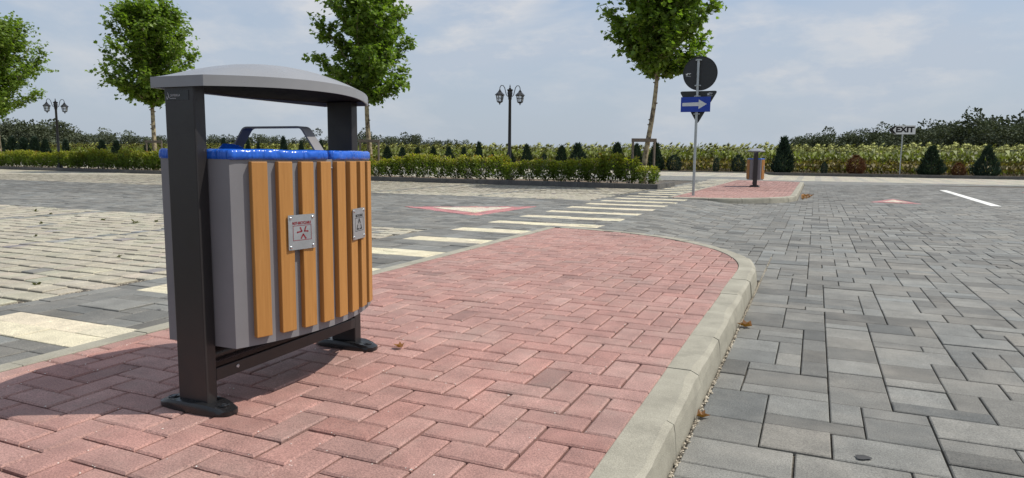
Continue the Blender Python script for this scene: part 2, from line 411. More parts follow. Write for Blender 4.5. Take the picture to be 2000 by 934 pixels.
NEAR_D = 24.0
def dep(u, v): return -math.sin(YAW) * u + math.cos(YAW) * v
BAYE = -3.61
GREY = (0.160, 0.158, 0.142)
BEIGE = (0.365, 0.333, 0.255); CREAM = (0.60, 0.54, 0.385); PINK = (0.44, 0.185, 0.180)
def zone(u, v):
    if BAYE > u:
        if 1.15 < v < 6.15 or 11.65 < v < bed_v(u): return 'bay'
        if v > bed_v(u) and v < bed_v(u) + 2.2: return 'bed'
        if bed_v(u) + 2.2 < v < bed_v(u) + 7.2 or 30 < v < 39.2: return 'bay'
        return 'grey'
    if 30.0 < v < 39.2: return 'bay'
    if -3.41 < u < -2.11 and ((v - 1.7) % 0.9) < 0.3 and -1 < v < 27: return 'bar'
    return 'grey'
# the road: base sheet of joint sand and a far part where single stones are too small to tell apart
road = sheet('road', np.unique(np.round(np.concatenate([np.arange(-60, -12, 4), np.arange(-12, 0.01, 0.15), np.arange(0, 46, 3)]), 3)), np.concatenate([np.arange(-3, 20, 0.5), np.arange(20, 40, 1.0)]),
             lambda u, v: ground(u, v) - 0.0115, M_SAND, keep=lambda u, v: dep(u, v) < NEAR_D + 3 and v < 39.2)
tag(road, 'grey block paved carriageway beside and beyond the brick islands', 'road', kind='structure')
def far_tint(u, v):
    z = zone(u, v)
    if z == 'bay' and v > 30: return jit((0.30, 0.28, 0.23), 0.08) if (u % 0.85) < 0.24 else jit(BEIGE, 0.07)
    return {'bay': jit(BEIGE, 0.07), 'bar': CREAM}.get(z, jit(GREY, 0.10))
ulist = np.unique(np.round(np.concatenate([np.arange(-70, -14, 0.4), np.arange(-14, 12, 0.25), np.arange(12, 46, 0.4), [BAYE]]), 3))
far = sheet('far_paving', ulist, np.unique(np.round(np.concatenate([np.arange(8, 30, 0.3), np.arange(30, 39.0, 0.5), [39.2, 11.65]]), 3)), lambda u, v: ground(u, v) - 0.001, M_PAVE_A,
            keep=lambda u, v: dep(u, v) > NEAR_D - 0.3 and zone(u, v) != 'bed' and not inside(PI2, u, v) and in_view(u, v), tintf=far_tint, parent=road) if False else None
PI1, PI2 = poly_island1(0.05), poly_island2(0.05)
far = sheet('far_paving', ulist, np.unique(np.round(np.concatenate([np.arange(8, 30, 0.3), np.arange(30, 39.0, 0.5), [39.2, 11.65]]), 3)), lambda u, v: ground(u, v) - 0.001, M_PAVE_A,
            keep=lambda u, v: dep(u, v) > NEAR_D - 0.3 and not (zone(u, v) == 'bed' and u > -45) and not inside(PI2, u, v) and in_view(u, v), tintf=far_tint, parent=road)
far['kind'] = 'stuff'

# mixed-format grey stones on a 0.1 m grid
stones = Pieces(road, 'paving_stone')
U0, V0, U1, V1 = -34.01, -1.0, 20.0, 27.0
nu, nv = int(round((U1 - U0) / 0.1)), int(round((V1 - V0) / 0.1))
occ = np.ones((nu, nv), dtype=bool)
OUT1, OUT2 = poly_island1(KW - 0.02), poly_island2(KW - 0.02)
for j in range(nv):
    v = V0 + (j + 0.5) * 0.1
    for i in range(nu):
        u = U0 + (i + 0.5) * 0.1
        if dep(u, v) > NEAR_D or dep(u, v) < 0.7 or not in_view(u, v): continue
        if zone(u, v) != 'grey': continue
        if -2.62 < u < -0.2 and (v < 7.2 and inside(OUT1, u, v) or v > 13 and inside(OUT2, u, v)): continue
        occ[i, j] = False
SIZES = [((2, 2), 4.0), ((2, 1), 4.2), ((3, 2), 2.6), ((1, 2), 1.6), ((3, 1), 1.4), ((1, 1), 0.8), ((2, 3), 0.5)]
def stone_col():
    r = random.random()
    k = random.uniform(0.56, 0.70) if r < 0.12 else (random.uniform(0.76, 0.95) if r < 0.48 else random.uniform(0.95, 1.25))
    w = random.gauss(0, 0.02)
    return (GREY[0] * k * (1 + w), GREY[1] * k, GREY[2] * k * (1 - w))
for j in range(nv):
    for i in range(nu):
        if occ[i, j]: continue
        opts = [(s, w) for s, w in SIZES if i + s[0] <= nu and j + s[1] <= nv and not occ[i:i + s[0], j:j + s[1]].any()]
        s = random.choices([o[0] for o in opts], [o[1] for o in opts])[0]
        occ[i:i + s[0], j:j + s[1]] = True
        a, b = U0 + i * 0.1, V0 + j * 0.1
        stones.add([(a, b), (a + s[0] * 0.1, b), (a + s[0] * 0.1, b + s[1] * 0.1), (a, b + s[1] * 0.1)], stone_col(), None, 0.0024 if random.random() < 0.75 else 0.0036, 0.0036, key=s, tilt=0.003)
stones.build(300)

# the crossing: cream bars of larger stones
crossing = sheet('crossing', [-3.41, -2.62], [-1, 27], lambda u, v: -0.0125, M_SAND); tag(crossing, 'pedestrian crossing of cream stone bars leading from island to island', 'crossing', kind='structure')
bars = Pieces(crossing, 'bar_stone')
for k in range(-2, 28):
    v0 = 1.7 + 0.9 * k
    for row in range(2):
        off = 0.0 if row else 0.15
        us = [-3.41]; x = -3.41 + (0.30 - off)
        while x < -2.12: us.append(x); x += 0.30
        us.append(-2.11)
        for a, b in zip(us[:-1], us[1:]):
            c = (a + b) / 2; vm = v0 + row * 0.15 + 0.075
            lim = None
            if (vm < I1['c'] + I1['rad'] + 0.1 or vm > I2['c'] - I2['rad'] - 0.1) and b > -2.61: b = -2.61
            if b - a < 0.03: continue
            bars.add([(a, v0 + row * 0.15), (b, v0 + row * 0.15), (b, v0 + row * 0.15 + 0.15), (a, v0 + row * 0.15 + 0.15)], jit(CREAM, 0.035, 0.012), None, 0.0015, 0.0025, key=(round(b - a, 3), 'bar'), tilt=0.002)
bars.build(300)

# parking bays of small beige stones with wide gritty joints
def bay(name, label, v0, v1f, ulo, seed, limit, strips):
    rr = random.Random(seed)
    us = np.arange(ulo, BAYE + 0.01, (BAYE - ulo) / max(1, round((BAYE - ulo) / 0.5)))
    b = sheet(name, us, [v0, (v0 + v1f(-3.6)) / 2, v1f(-3.6)] if name.endswith('near') else np.linspace(v0, v1f(ulo), 12), lambda u, v: -0.019, M_GRIT, keep=lambda u, v: dep(u, v) < NEAR_D + 2)
    b.name = 'parking_bay'; tag(b, label, 'parking bay', kind='structure')
    P = Pieces(b, 'bay_stone'); pu, pv = 0.126, 0.1705; j = 0; v = v0 + 0.004
    while v < v1f(ulo) - 0.1:
        off = (0.5 if j % 2 else 0.0) * pu
        n = int((BAYE - ulo) / pu)
        for i in range(n + 1):
            a = BAYE - 0.01 - (i + 1) * pu + off
            if a + pu > BAYE or v + pv > v1f(a): continue
            if dep(a, v) > NEAR_D: continue
            c = jit(BEIGE, 0.05, 0.015)
            for s_ in strips:
                if abs(a + pu / 2 - s_) < 0.075: c = jit((0.20, 0.20, 0.185), 0.1)
            if rr.random() < 0.02: c = jit((0.22, 0.21, 0.19), 0.15)
            P.add([(a, v), (a + pu, v), (a + pu, v + pv - 0.026), (a, v + pv - 0.026)], c, 0.0, 0.0025, 0.005, key='bay', tilt=0.006, zj=0.002, depth=0.022)
        v += pv; j += 1
    P.build(limit)
    return b
bay('parking_bay_near', 'beige parking bay with wide gritty joints left of the near bin', 1.15, lambda u: 6.15, -13.5, 3, 300, [-5.9, -8.4, -10.9])
bay('parking_bay_far', 'beige parking bay along the foot of the hedge kerb', 11.65, lambda u: bed_v(u), -34.0, 4, 300, [-5.9, -8.4, -10.9, -13.4, -15.9, -18.4])

# ------------------------------------------------------------------ brick islands
def island(label, I, poly, other, ox=-1.249, oy=1.5505, limit=300):
    V = [(x, y, -0.012) for x, y in poly] + [(x, y, -0.2) for x, y in poly]; n = len(poly)
    F = [tuple(range(n))] + [(i, n + i, n + (i + 1) % n, (i + 1) % n) for i in range(n)]
    o = mesh_obj('traffic_island', py_mesh('traffic_island', V, F, mats=(M_SANDRED,))); tag(o, label, 'traffic island', kind='structure')
    P = Pieces(o, 'brick')
    umin = min(p[0] for p in poly); umax = max(p[0] for p in poly); vmin = min(p[1] for p in poly); vmax = max(p[1] for p in poly)
    S = 0.1
    for a in range(-140, 260):
        for b in range(-70, 140):
            i, j = a + 2 * b, -a + 2 * b
            u, v = ox + i * S, oy + j * S
            if u < umin - 0.4 or u > umax + 0.4 or v < vmin - 0.4 or v > vmax + 0.4: continue
            for key, q in (('h', [(u, v - S), (u + 2 * S, v - S), (u + 2 * S, v), (u, v)]), ('v', [(u + 2 * S, v - S), (u + 3 * S, v - S), (u + 3 * S, v + S), (u + 2 * S, v + S)])):
                full = all(inside(poly, *p) for p in q)
                if not full:
                    q = clip(q, poly); key = None
                    if len(q) < 3 or abs(area(q)) < 8e-4: continue
                r = random.random()
                base = (0.345, 0.190, 0.160)
                k = random.uniform(0.64, 0.78) if r < 0.022 else random.uniform(0.90, 1.08)
                t_ = random.gauss(0, 0.035)
                cc = (base[0] * k, base[1] * k * (1 + t_), base[2] * k * (1 + t_ * 1.2))
                P.add(q, cc, 0.0, 0.0032, 0.0058, key=key, tilt=0.0045, zj=0.0011, depth=0.016)
    P.build(limit); return o
isl1 = island('red herringbone brick island carrying the near litter bin', I1, poly_island1(), None)
isl2 = island('red brick island far off carrying the road sign and second bin', I2, poly_island2(), None, ox=-1.249, oy=1.5505)

# ------------------------------------------------------------------ kerbs: stones of half a metre, worn and uneven along the outer arris
def kerb_run(parent, path, mat, width=KW, raised=True, foot=-0.16, step=0.5, top=0.004, seed=1, cham=0.030, gap=0.0015, wav=1.0, ztop=None):
    "path: list of (u, v, nx, ny) samples along the inner edge with outward normal; one object per stone"
    rr = random.Random(seed)
    P = np.array(path); d = np.concatenate([[0], np.cumsum(np.hypot(*(P[1:, :2] - P[:-1, :2]).T))])
    L = d[-1]; n = max(1, round(L / step)); ph = rr.random() * 10
    for k in range(n):
        s0, s1 = L * k / n + gap, L * (k + 1) / n - gap
        m = 8 if raised else 3
        V = []; F = []
        dz = rr.gauss(0, 0.0012); dw = rr.gauss(0, 0.0012)
        for q in range(m + 1):
            s = s0 + (s1 - s0) * q / m
            x, y, nx, ny = [np.interp(s, d, P[:, c]) for c in range(4)]; l = math.hypot(nx, ny); nx /= l; ny /= l
            zt = top + dz
            if raised:
                w1 = (math.sin(s * 5.1 + ph) * 0.5 + math.sin(s * 11.3 + ph * 2) * 0.3 + rr.gauss(0, 0.12)) * wav
                c1 = cham * (1 + 0.55 * w1); c2 = cham * (1.25 + 0.6 * w1)
                e = 0.004 if q in (0, m) else 0
                prof = [(0.0, zt - 0.06), (0.0, zt - 0.002), (0.002, zt - e), (width - c1 - 0.006, zt - e), (width - c1 * 0.45, zt - c2 * 0.28 - e), (width - c1 * 0.12 - 0.004, zt - c2 - e), (width + 0.004, foot)]
            else:
                prof = [(0.0, zt - 0.06), (0.0, zt - 0.003), (0.003, zt), (width - 0.003, zt), (width, zt - 0.003), (width, zt - 0.06)]
            for w, z in prof:
                w = w + dw; V.append((x + nx * w, y + ny * w, z + (ztop(s) if ztop else 0)))
        K = len(prof)
        for q in range(m):
            for r_ in range(K - 1): F.append((q * K + r_, (q + 1) * K + r_, (q + 1) * K + r_ + 1, q * K + r_ + 1))
        F.append(tuple(range(K))); F.append(tuple(range(m * K + K - 1, m * K - 1, -1)))
        me = py_mesh('kerbstone', V, F); bm = bmesh.new(); bm.from_mesh(me); bmesh.ops.recalc_face_normals(bm, faces=bm.faces); bm.to_mesh(me); bm.free()
        mesh_obj('kerbstone', me, parent, mat)
k1 = empty('kerb'); tag(k1, 'pale concrete kerb curving round the near brick island', 'kerb', kind='structure')
pth = [(I1['r'], -1.64 + 0.5 * k / 4, 1, 0) for k in range(0, 52) if -1.64 + 0.5 * k / 4 < I1['c'] - 0.02]
pth += [(I1['l'] + I1['rad'] * math.cos(a), I1['c'] + I1['rad'] * math.sin(a), math.cos(a), math.sin(a)) for a in np.linspace(0, math.pi / 2 * 0.985, 30)]
kerb_run(k1, pth, M_KERB, seed=5)
kerb_run(k1, [(I1['l'], v, -1, 0) for v in np.linspace(-1.5, I1['c'] + I1['rad'] + 0.02, 10)], M_KERB, width=0.08, raised=False, top=0.003, seed=9)
k2 = empty('kerb'); tag(k2, 'pale concrete kerb round the far brick island', 'kerb', kind='structure')
pth = [(I2['l'] + I2['rad'] * math.cos(a), I2['c'] + I2['rad'] * math.sin(a), math.cos(a), math.sin(a)) for a in np.linspace(-math.pi / 2 * 0.985, 0, 30)]
pth += [(I2['r'], v, 1, 0) for v in np.linspace(I2['c'] + 0.1, 24.9, 20)] + [(I2['r'] - 0.35, 25.28, 0.7, 0.7), (I2['r'] - 0.7, 25.6, 0.4, 1), (I2['l'], 25.6, 0, 1)]
kerb_run(k2, pth, M_KERB, seed=6, step=0.62, gap=0.004)
kerb_run(k2, [(I2['l'], v, -1, 0) for v in np.linspace(I2['c'] - I2['rad'] - 0.02, 25.6, 10)], M_KERB, width=0.08, raised=False, top=0.003, seed=19)
# planting bed of the hedge
k3 = empty('kerb'); tag(k3, 'dark concrete kerb along the hedge bed', 'kerb', kind='structure')
kerb_run(k3, [(u, bed_v(u) + 0.12, 0, -1) for u in np.linspace(-44, -3.60, 40)] + [(-3.55, bed_v(-3.6) + 0.12, 1, -1), (-3.55, bed_v(-3.6) + 2.1, 1, 0)], M_KERBDARK, width=0.12, seed=8, step=1.0, top=0.125, cham=0.012, foot=-0.05, wav=0.3, gap=0.003)
bed = sheet('planting_bed', np.linspace(-44, -3.58, 30), [0.1, 0.9, 1.7, 2.12], lambda u, v: 0, M_SOIL)
for vtx in bed.data.vertices: vtx.co.y = bed_v(vtx.co.x) + 0.12 + vtx.co.y * 0.95; vtx.co.z = 0.075 + 0.02 * random.random()
tag(bed, 'bare soil bed under the hedge and street trees', 'planting bed', kind='structure')
k4 = empty('kerb'); tag(k4, 'dark low kerb in front of the sunflower field', 'kerb', kind='structure')
kerb_run(k4, [(u, 39.35, 0, -1) for u in np.linspace(-75, 40, 60)], M_KERBDARK, width=0.14, seed=12, step=1.0, top=0.05, cham=0.01, foot=-0.2, wav=0.3, gap=0.004)
vb = sheet('verge', np.linspace(-75, 40, 40), [39.34, 40.2, 41.2, 60], lambda u, v: -0.03 + 0.05 * random.random(), M_SOIL); tag(vb, 'bare soil verge in front of the sunflowers', 'verge', kind='structure')

# ------------------------------------------------------------------ road markings laid flush in the paving
def marking(name, label, poly, mat, dz=0.004, tint=None):
    V = [(x, y, ground(x, y) + dz) for x, y in poly] + [(x, y, ground(x, y) - 0.006) for x, y in poly]; n = len(poly)
    F = [tuple(range(n))] + [(i, n + i, n + (i + 1) % n, (i + 1) % n) for i in range(n)]
    o = mesh_obj(name, py_mesh(name, V, F, [tint] * len(F) if tint else None), None, mat); return tag(o, label, 'road marking', kind='structure')
def inlay(name, label, poly, colr, dz, jit_a=0.06):
    o = marking(name, label, poly, M_SAND, dz - 0.009); P = Pieces(o, 'inlay_stone')
    if area(poly) < 0: poly = poly[::-1]
    us = [p[0] for p in poly]; vs = [p[1] for p in poly]; v = math.floor(min(vs) * 10) / 10; j = 0
    while v < max(vs):
        u = math.floor(min(us) * 5) / 5 - (0.1 if j % 2 else 0)
        while u < max(us):
            q = clip([(u, v), (u + 0.2, v), (u + 0.2, v + 0.1), (u, v + 0.1)], poly)
            if len(q) > 2 and abs(area(q)) > 4e-4: P.add(q, jit(colr, jit_a), ground(u + 0.1, v + 0.05) + dz, 0.002, 0.003, tilt=0.003)
            u += 0.2
        v += 0.1; j += 1
    P.build(300); return o
tri = [(-5.52, 8.66), (-3.93, 7.80), (-3.84, 9.72)]
def scale_poly(p, k):
    cx = sum(a for a, _ in p) / len(p); cy = sum(b for _, b in p) / len(p); return [(cx + (a - cx) * k, cy + (b - cy) * k) for a, b in p]
inlay('give_way_marking', 'red paved triangle marking in the lane behind the near bin', tri, PINK, 0.004)
inlay('give_way_marking_centre', 'cream centre of the red paved triangle in the lane', scale_poly(tri, 0.58), (0.60, 0.55, 0.43), 0.009)
tri2 = [(1.05, 15.75), (1.95, 15.6), (1.60, 17.3)]
inlay('warning_marking', 'small red paved triangle on the carriageway by the far island', tri2, PINK, 0.004)
inlay('warning_marking_centre', 'pale centre of the small red triangle by the far island', scale_poly(tri2, 0.5), (0.60, 0.55, 0.43), 0.009)
tri3 = [(5.25, 23.1), (6.5, 22.5), (6.4, 24.3)]
inlay('warning_marking', 'red paved triangle at the right edge beyond the white line', tri3, PINK, 0.004)
inlay('warning_marking_centre', 'pale centre of the red triangle at the right edge', scale_poly(tri3, 0.55), (0.60, 0.55, 0.43), 0.009)
marking('lane_line', 'white painted lane line on the carriageway at right', [(3.10, 15.65), (3.27, 15.65), (3.50, 23.3), (3.32, 23.3)], M_WHITELINE, 0.004)

# ------------------------------------------------------------------ mesh builders for objects
def box_bm(bm, x0, x1, y0, y1, z0, z1, bev=0.0, seg=2):
    r = bmesh.ops.create_cube(bm, size=1.0); vs = r['verts']
    for v in vs: v.co = Vector(((x0 + x1) / 2 + v.co.x * (x1 - x0), (y0 + y1) / 2 + v.co.y * (y1 - y0), (z0 + z1) / 2 + v.co.z * (z1 - z0)))
    if bev:
        es = list({e for v in vs for e in v.link_edges})
        bmesh.ops.bevel(bm, geom=es, offset=bev, segments=seg, affect='EDGES', profile=0.5)
def box_o(name, dims, mat, parent=None, bev=0.0, smooth=False):
    bm = bmesh.new(); box_bm(bm, *dims, bev=bev); return bm_obj(name, bm, mat, parent, smooth)
def tube_bm(bm, pts, rad, seg=10, cap=True):
    "tube through points; rad a number or a list"
    pts = [Vector(p) for p in pts]; n = len(pts); rings = []
    rad = rad if hasattr(rad, '__len__') else [rad] * n
    prev = None
    for i, p in enumerate(pts):
        t_ = (pts[min(i + 1, n - 1)] - pts[max(i - 1, 0)]).normalized()
        a = prev if prev is not None else (Vector((0, 0, 1)) if abs(t_.z) < 0.9 else Vector((1, 0, 0)))
        x = (a - t_ * a.dot(t_)).normalized(); y = t_.cross(x); prev = x
        rings.append([bm.verts.new(p + rad[i] * (math.cos(2 * math.pi * k / seg) * x + math.sin(2 * math.pi * k / seg) * y)) for k in range(seg)])
    for i in range(n - 1):
        for k in range(seg): bm.faces.new((rings[i][k], rings[i][(k + 1) % seg], rings[i + 1][(k + 1) % seg], rings[i + 1][k]))
    if cap: bm.faces.new(rings[0][::-1]); bm.faces.new(rings[-1])
def lathe_bm(bm, prof, seg=16, c=(0, 0, 0), axis='z'):
    rings = []
    for r, z in prof:
        rings.append([bm.verts.new((c[0] + r * math.cos(2 * math.pi * k / seg), c[1] + r * math.sin(2 * math.pi * k / seg), c[2] + z)) for k in range(seg)])
    for i in range(len(prof) - 1):
        for k in range(seg): bm.faces.new((rings[i][k], rings[i][(k + 1) % seg], rings[i + 1][(k + 1) % seg], rings[i + 1][k]))
    bm.faces.new(rings[0][::-1]); bm.faces.new(rings[-1])
def extrude_poly(bm, pts, origin, ex, ey, en, th):
    "flat plate: outline pts (a, b) on axes ex, ey; thickness th along en"
    o, ex, ey, en = Vector(origin), Vector(ex), Vector(ey), Vector(en)
    A = [bm.verts.new(o + ex * a + ey * b) for a, b in pts]; B = [bm.verts.new(o + ex * a + ey * b + en * th) for a, b in pts]
    n = len(pts); bm.faces.new(A[::-1]); bm.faces.new(B)
    for i in range(n): bm.faces.new((A[i], A[(i + 1) % n], B[(i + 1) % n], B[i]))
def stroke(p, q, w):
    d = (Vector(q) - Vector(p)); l = d.length; d /= l; nrm = Vector((-d.y, d.x)) * w / 2; e = d * w * 0.3
    a, b = Vector(p) - e, Vector(q) + e
    return [tuple(a - nrm), tuple(b - nrm), tuple(b + nrm), tuple(a + nrm)]
def text_mesh(s, size, mat, name, width=None, bold=0.0):
    c = bpy.data.curves.new('lettering', 'FONT'); c.body = s; c.size = size; c.align_x = 'CENTER'; c.align_y = 'CENTER'; c.extrude = 0.0; c.resolution_u = 3; c.offset = bold
    o = bpy.data.objects.new('lettering', c); COL.objects.link(o)
    dg = bpy.context.evaluated_depsgraph_get(); me = bpy.data.meshes.new_from_object(o.evaluated_get(dg))
    bpy.data.objects.remove(o); bpy.data.curves.remove(c); me.name = name; me.materials.clear(); me.materials.append(mat)
    if width:
        xs = [v.co.x for v in me.vertices]; k = width / (max(xs) - min(xs)); m_ = (max(xs) + min(xs)) / 2
        for v in me.vertices: v.co.x = (v.co.x - m_) * k
    return me
def basis(o, origin, ex, ey, en):
    "place a flat mesh drawn in x, y onto the axes ex, ey"
    m = Matrix((Vector(ex), Vector(ey), Vector(en))).transposed().to_4x4(); m.translation = Vector(origin); o.matrix_local = m
def copy_tree(o, parent=None):
    c = o.copy(); COL.objects.link(c); c.parent = parent
    for ch in o.children: 
        if ch.name in COL.objects: copy_tree(ch, c)
    return c

# ------------------------------------------------------------------ the litter bin (local x across, y along, z up)
BH = 0.345; BA = 0.130; BB = 0.0833
def arc(b, a0=BA, bb=BB, h=BH): return a0 + bb * (1 - (b / h) ** 2)
def make_bin():
    root = empty('litter_bin')
    # posts with shoes and bolts
    for s in (-1, 1):
        y0, y1 = (-0.3875, -0.3475) if s < 0 else (0.3475, 0.3875)
        p = box_o('post', (-0.055, 0.055, y0, y1, 0.012, 0.949), M_CHAR, root, 0.004)
        yc = (y0 + y1) / 2
        bm = bmesh.new(); seg = 28; rings = []
        prof = [(1.0, 0.0), (1.0, 0.012), (0.965, 0.022), (0.90, 0.028), (0.55, 0.031)]
        for k_, z in prof:
            ring = []
            for q in range(seg):
                a = 2 * math.pi * q / seg; ca, sa = math.cos(a), math.sin(a)
                x = (abs(ca) ** 0.75) * math.copysign(1, ca) * 0.135; y = (abs(sa) ** 0.62) * math.copysign(1, sa) * 0.043
                zz = z - (0.010 * max(0, (abs(x) - 0.07) / 0.065) if z > 0.02 else 0)
                ring.append(bm.verts.new((x * (k_ if abs(x) > 0 else 1), yc + y * k_, zz)))
            rings.append(ring)
        for i in range(len(rings) - 1):
            for q in range(seg): bm.faces.new((rings[i][q], rings[i][(q + 1) % seg], rings[i + 1][(q + 1) % seg], rings[i + 1][q]))
        bm.faces.new(rings[-1]); bm.faces.new(rings[0][::-1])
        f = bm_obj('shoe', bm, M_SHOE, p, True)
        for e in (-1, 1):
            bm = bmesh.new(); lathe_bm(bm, [(0.016, 0.012), (0.016, 0.0238), (0.0135, 0.0248), (0.0115, 0.0235), (0.009, 0.0232), (0.0075, 0.0258), (0.002, 0.0260)], 16, (e * 0.098, yc, -0.0012))
            bm_obj('bolt', bm, M_SHOE, p, True)
    # lid: lens-shaped plan, folded edge, domed top
    LB = 0.394; n = 36; m = 14
    def lw(b): return 0.098 + 0.128 * (1 - (b / LB) ** 2)
    def edge(b): return 0.963 + 0.012 * (1 - (b / LB) ** 2)
    bm = bmesh.new(); top = []; 
    for i in range(n + 1):
        b = -LB + 2 * LB * i / n; row = []
        for j in range(m + 1):
            t_ = -1 + 2 * j / m; row.append(bm.verts.new((lw(b) * t_, b, edge(b) + 0.060 * (1 - abs(t_) ** 2.0) * (1 - abs(b / LB) ** 2.0) )))
        top.append(row)
    for i in range(n):
        for j in range(m): bm.faces.new((top[i][j], top[i + 1][j], top[i + 1][j + 1], top[i][j + 1]))
    loop = [top[i][m] for i in range(n + 1)] + [top[n][j] for j in range(m - 1, -1, -1)] + [top[i][0] for i in range(n - 1, -1, -1)] + [top[0][j] for j in range(1, m)]
    low = [bm.verts.new((v.co.x * 1.0, v.co.y, v.co.z - 0.030 - (0 if abs(abs(v.co.y) - LB) > 1e-6 else 0))) for v in loop]
    # end edges stay level
    for v, w in zip(loop, low): w.co.z = edge(v.co.y) - 0.030
    inn = [bm.verts.new((w.co.x * 0.965, w.co.y * 0.99, w.co.z + 0.0005)) for w in low]
    up_ = [bm.verts.new((w.co.x, w.co.y, w.co.z + 0.021)) for w in inn]
    L_ = len(loop)
    for A, B in ((loop, low), (low, inn), (inn, up_)):
        for k in range(L_): bm.faces.new((A[k], A[(k + 1) % L_], B[(k + 1) % L_], B[k]))
    lid = bm_obj('lid', bm, M_LID, root)
    for p in lid.data.polygons: p.use_smooth = True
    lid.data.set_sharp_from_angle(angle=R(25))
    # plate closing the lid from below, its shade put into a near-black colour
    bm = bmesh.new(); ring = []
    for i in range(n + 1): ring.append((lw(-LB + 2 * LB * i / n) * 0.96, (-LB + 2 * LB * i / n) * 0.985))
    pts = ring + [(-a, b) for a, b in reversed(ring)]
    extrude_poly(bm, pts, (0, 0, 0.949), (1, 0, 0), (0, 1, 0), (0, 0, 1), 0.004); bm_obj('lid_underside', bm, M_MATT, root)
    # lower beams and dished tray under the body
    for s in (-1, 1): box_o('beam', (s * 0.052 - 0.012, s * 0.052 + 0.003 if s > 0 else s * 0.052 + 0.012, -0.349, 0.349, 0.083, 0.121), M_CHAR, root, 0.002)
    bm = bmesh.new(); tube_bm(bm, [(0, -0.349, 0.150), (0, 0.349, 0.150)], 0.030, 14); bm_obj('support_tube', bm, M_SHOE, root, True)
    # body shell
    bm = bmesh.new(); n = 20
    side = [(arc(-BH + 2 * BH * i / n), -BH + 2 * BH * i / n) for i in range(n + 1)]
    out = side + [(-a, b) for a, b in reversed(side)]
    A = [bm.verts.new((a, b, 0.188)) for a, b in out]; B = [bm.verts.new((a, b, 0.735)) for a, b in out]
    C = [bm.verts.new((a * 0.97, b * 0.985, 0.735)) for a, b in out]; D = [bm.verts.new((a * 0.97, b * 0.985, 0.60)) for a, b in out]
    k_ = len(out)
    for X, Y in ((A, B), (B, C), (C, D)):
        for i in range(k_): bm.faces.new((X[i], X[(i + 1) % k_], Y[(i + 1) % k_], Y[i]))
    bm.faces.new(A[::-1]); bm.faces.new(D)
    body = bm_obj('body', bm, M_GREY, root)
    for p in body.data.polygons: p.use_smooth = True
    body.data.set_sharp_from_angle(angle=R(25))
    # slats, each its own board
    bm = bmesh.new(); box_bm(bm, 0, 0.020, -0.0245, 0.0245, -0.2575, 0.2575, 0.0022); sm = bpy.data.meshes.new('slat'); bm.to_mesh(sm); bm.free(); sm.materials.append(M_WOOD)
    sc_ = []
    for k in range(8):
        b = -0.2705 + 0.0775 * k
        ds = -2 * BB * b / BH ** 2; ang = math.atan2(-ds, 1)
        for s in (1, -1):
            o = link(bpy.data.objects.new('slat', sm), root); o.location = (s * (arc(b) - 0.0035), b, 0.4705); o.rotation_euler = (0, 0, (ang if s > 0 else math.pi - ang)); 
    # information plates
    def plate(bc, mat_p, title, kind):
        ds = -2 * BB * bc / BH ** 2; tg = Vector((ds, 1, 0)).normalized(); nr = Vector((tg.y, -tg.x, 0))
        org = Vector((arc(bc), bc, 0.515)) + nr * 0.0185; Wp, Hp = 0.100, 0.106
        bm = bmesh.new(); r_ = 0.002
        extrude_poly(bm, [(-Wp / 2 + r_, -Hp / 2), (Wp / 2 - r_, -Hp / 2), (Wp / 2, -Hp / 2 + r_), (Wp / 2, Hp / 2 - r_), (Wp / 2 - r_, Hp / 2), (-Wp / 2 + r_, Hp / 2), (-Wp / 2, Hp / 2 - r_), (-Wp / 2, -Hp / 2 + r_)], org, tg, (0, 0, 1), nr, 0.0025)
        pl_ = bm_obj('plate', bm, M_PLATE, root)
        pl_['label'] = 'steel plate reading ' + title
        front = org + nr * 0.0032
        bm = bmesh.new()
        def nrm(x, y): return ((x - 0.5) * Wp, (y - 0.5) * Hp)
        x0, x1, y0, y1 = 0.17, 0.85, 0.27, 0.69
        segs = [((x0, y0), (x1, y0)), ((x1, y0), (x1, y1)), ((x1, y1), (x0, y1)), ((x0, y1), (x0, y0))]
        def quad(pts): bm.faces.new([bm.verts.new((a, b, 0)) for a, b in pts])
        for a, b in segs: quad(stroke(nrm(*a), nrm(*b), 0.0014))
        if kind == 'not': ch = [[(.436, .634), (.495, .52), (.337, .50)], [(.653, .647), (.594, .52), (.713, .51)], [(.465, .319), (.545, .432), (.634, .317)]]
        else: ch = [[(.42, .52), (.50, .65), (.585, .53)], [(.37, .46), (.30, .33), (.43, .33)], [(.63, .46), (.70, .33), (.56, .33)]]
        for c3 in ch:
            quad(stroke(nrm(*c3[0]), nrm(*c3[1]), 0.0040)); quad(stroke(nrm(*c3[1]), nrm(*c3[2]), 0.0040))
        for c3 in ch:   # arrow head on one end
            p0, p1 = Vector(nrm(*c3[2])), Vector(nrm(*c3[1])); d = (p0 - p1).normalized(); nn = Vector((-d.y, d.x))
            quad([tuple(p0 + d * 0.004), tuple(p0 + nn * 0.0036), tuple(p0 - nn * 0.0036)])
        pm = bpy.data.meshes.new('print'); bm.to_mesh(pm); bm.free(); pm.materials.append(mat_p)
        po = link(bpy.data.objects.new('print', pm), pl_); basis(po, front, tg, (0, 0, 1), nr)
        tm = text_mesh(title, 0.0115, mat_p, 'lettering', width=(0.070 if kind == 'not' else 0.058), bold=0.0004); to = link(bpy.data.objects.new('lettering', tm), pl_); basis(to, front + Vector((0, 0, 0.0275)), tg, (0, 0, 1), nr)
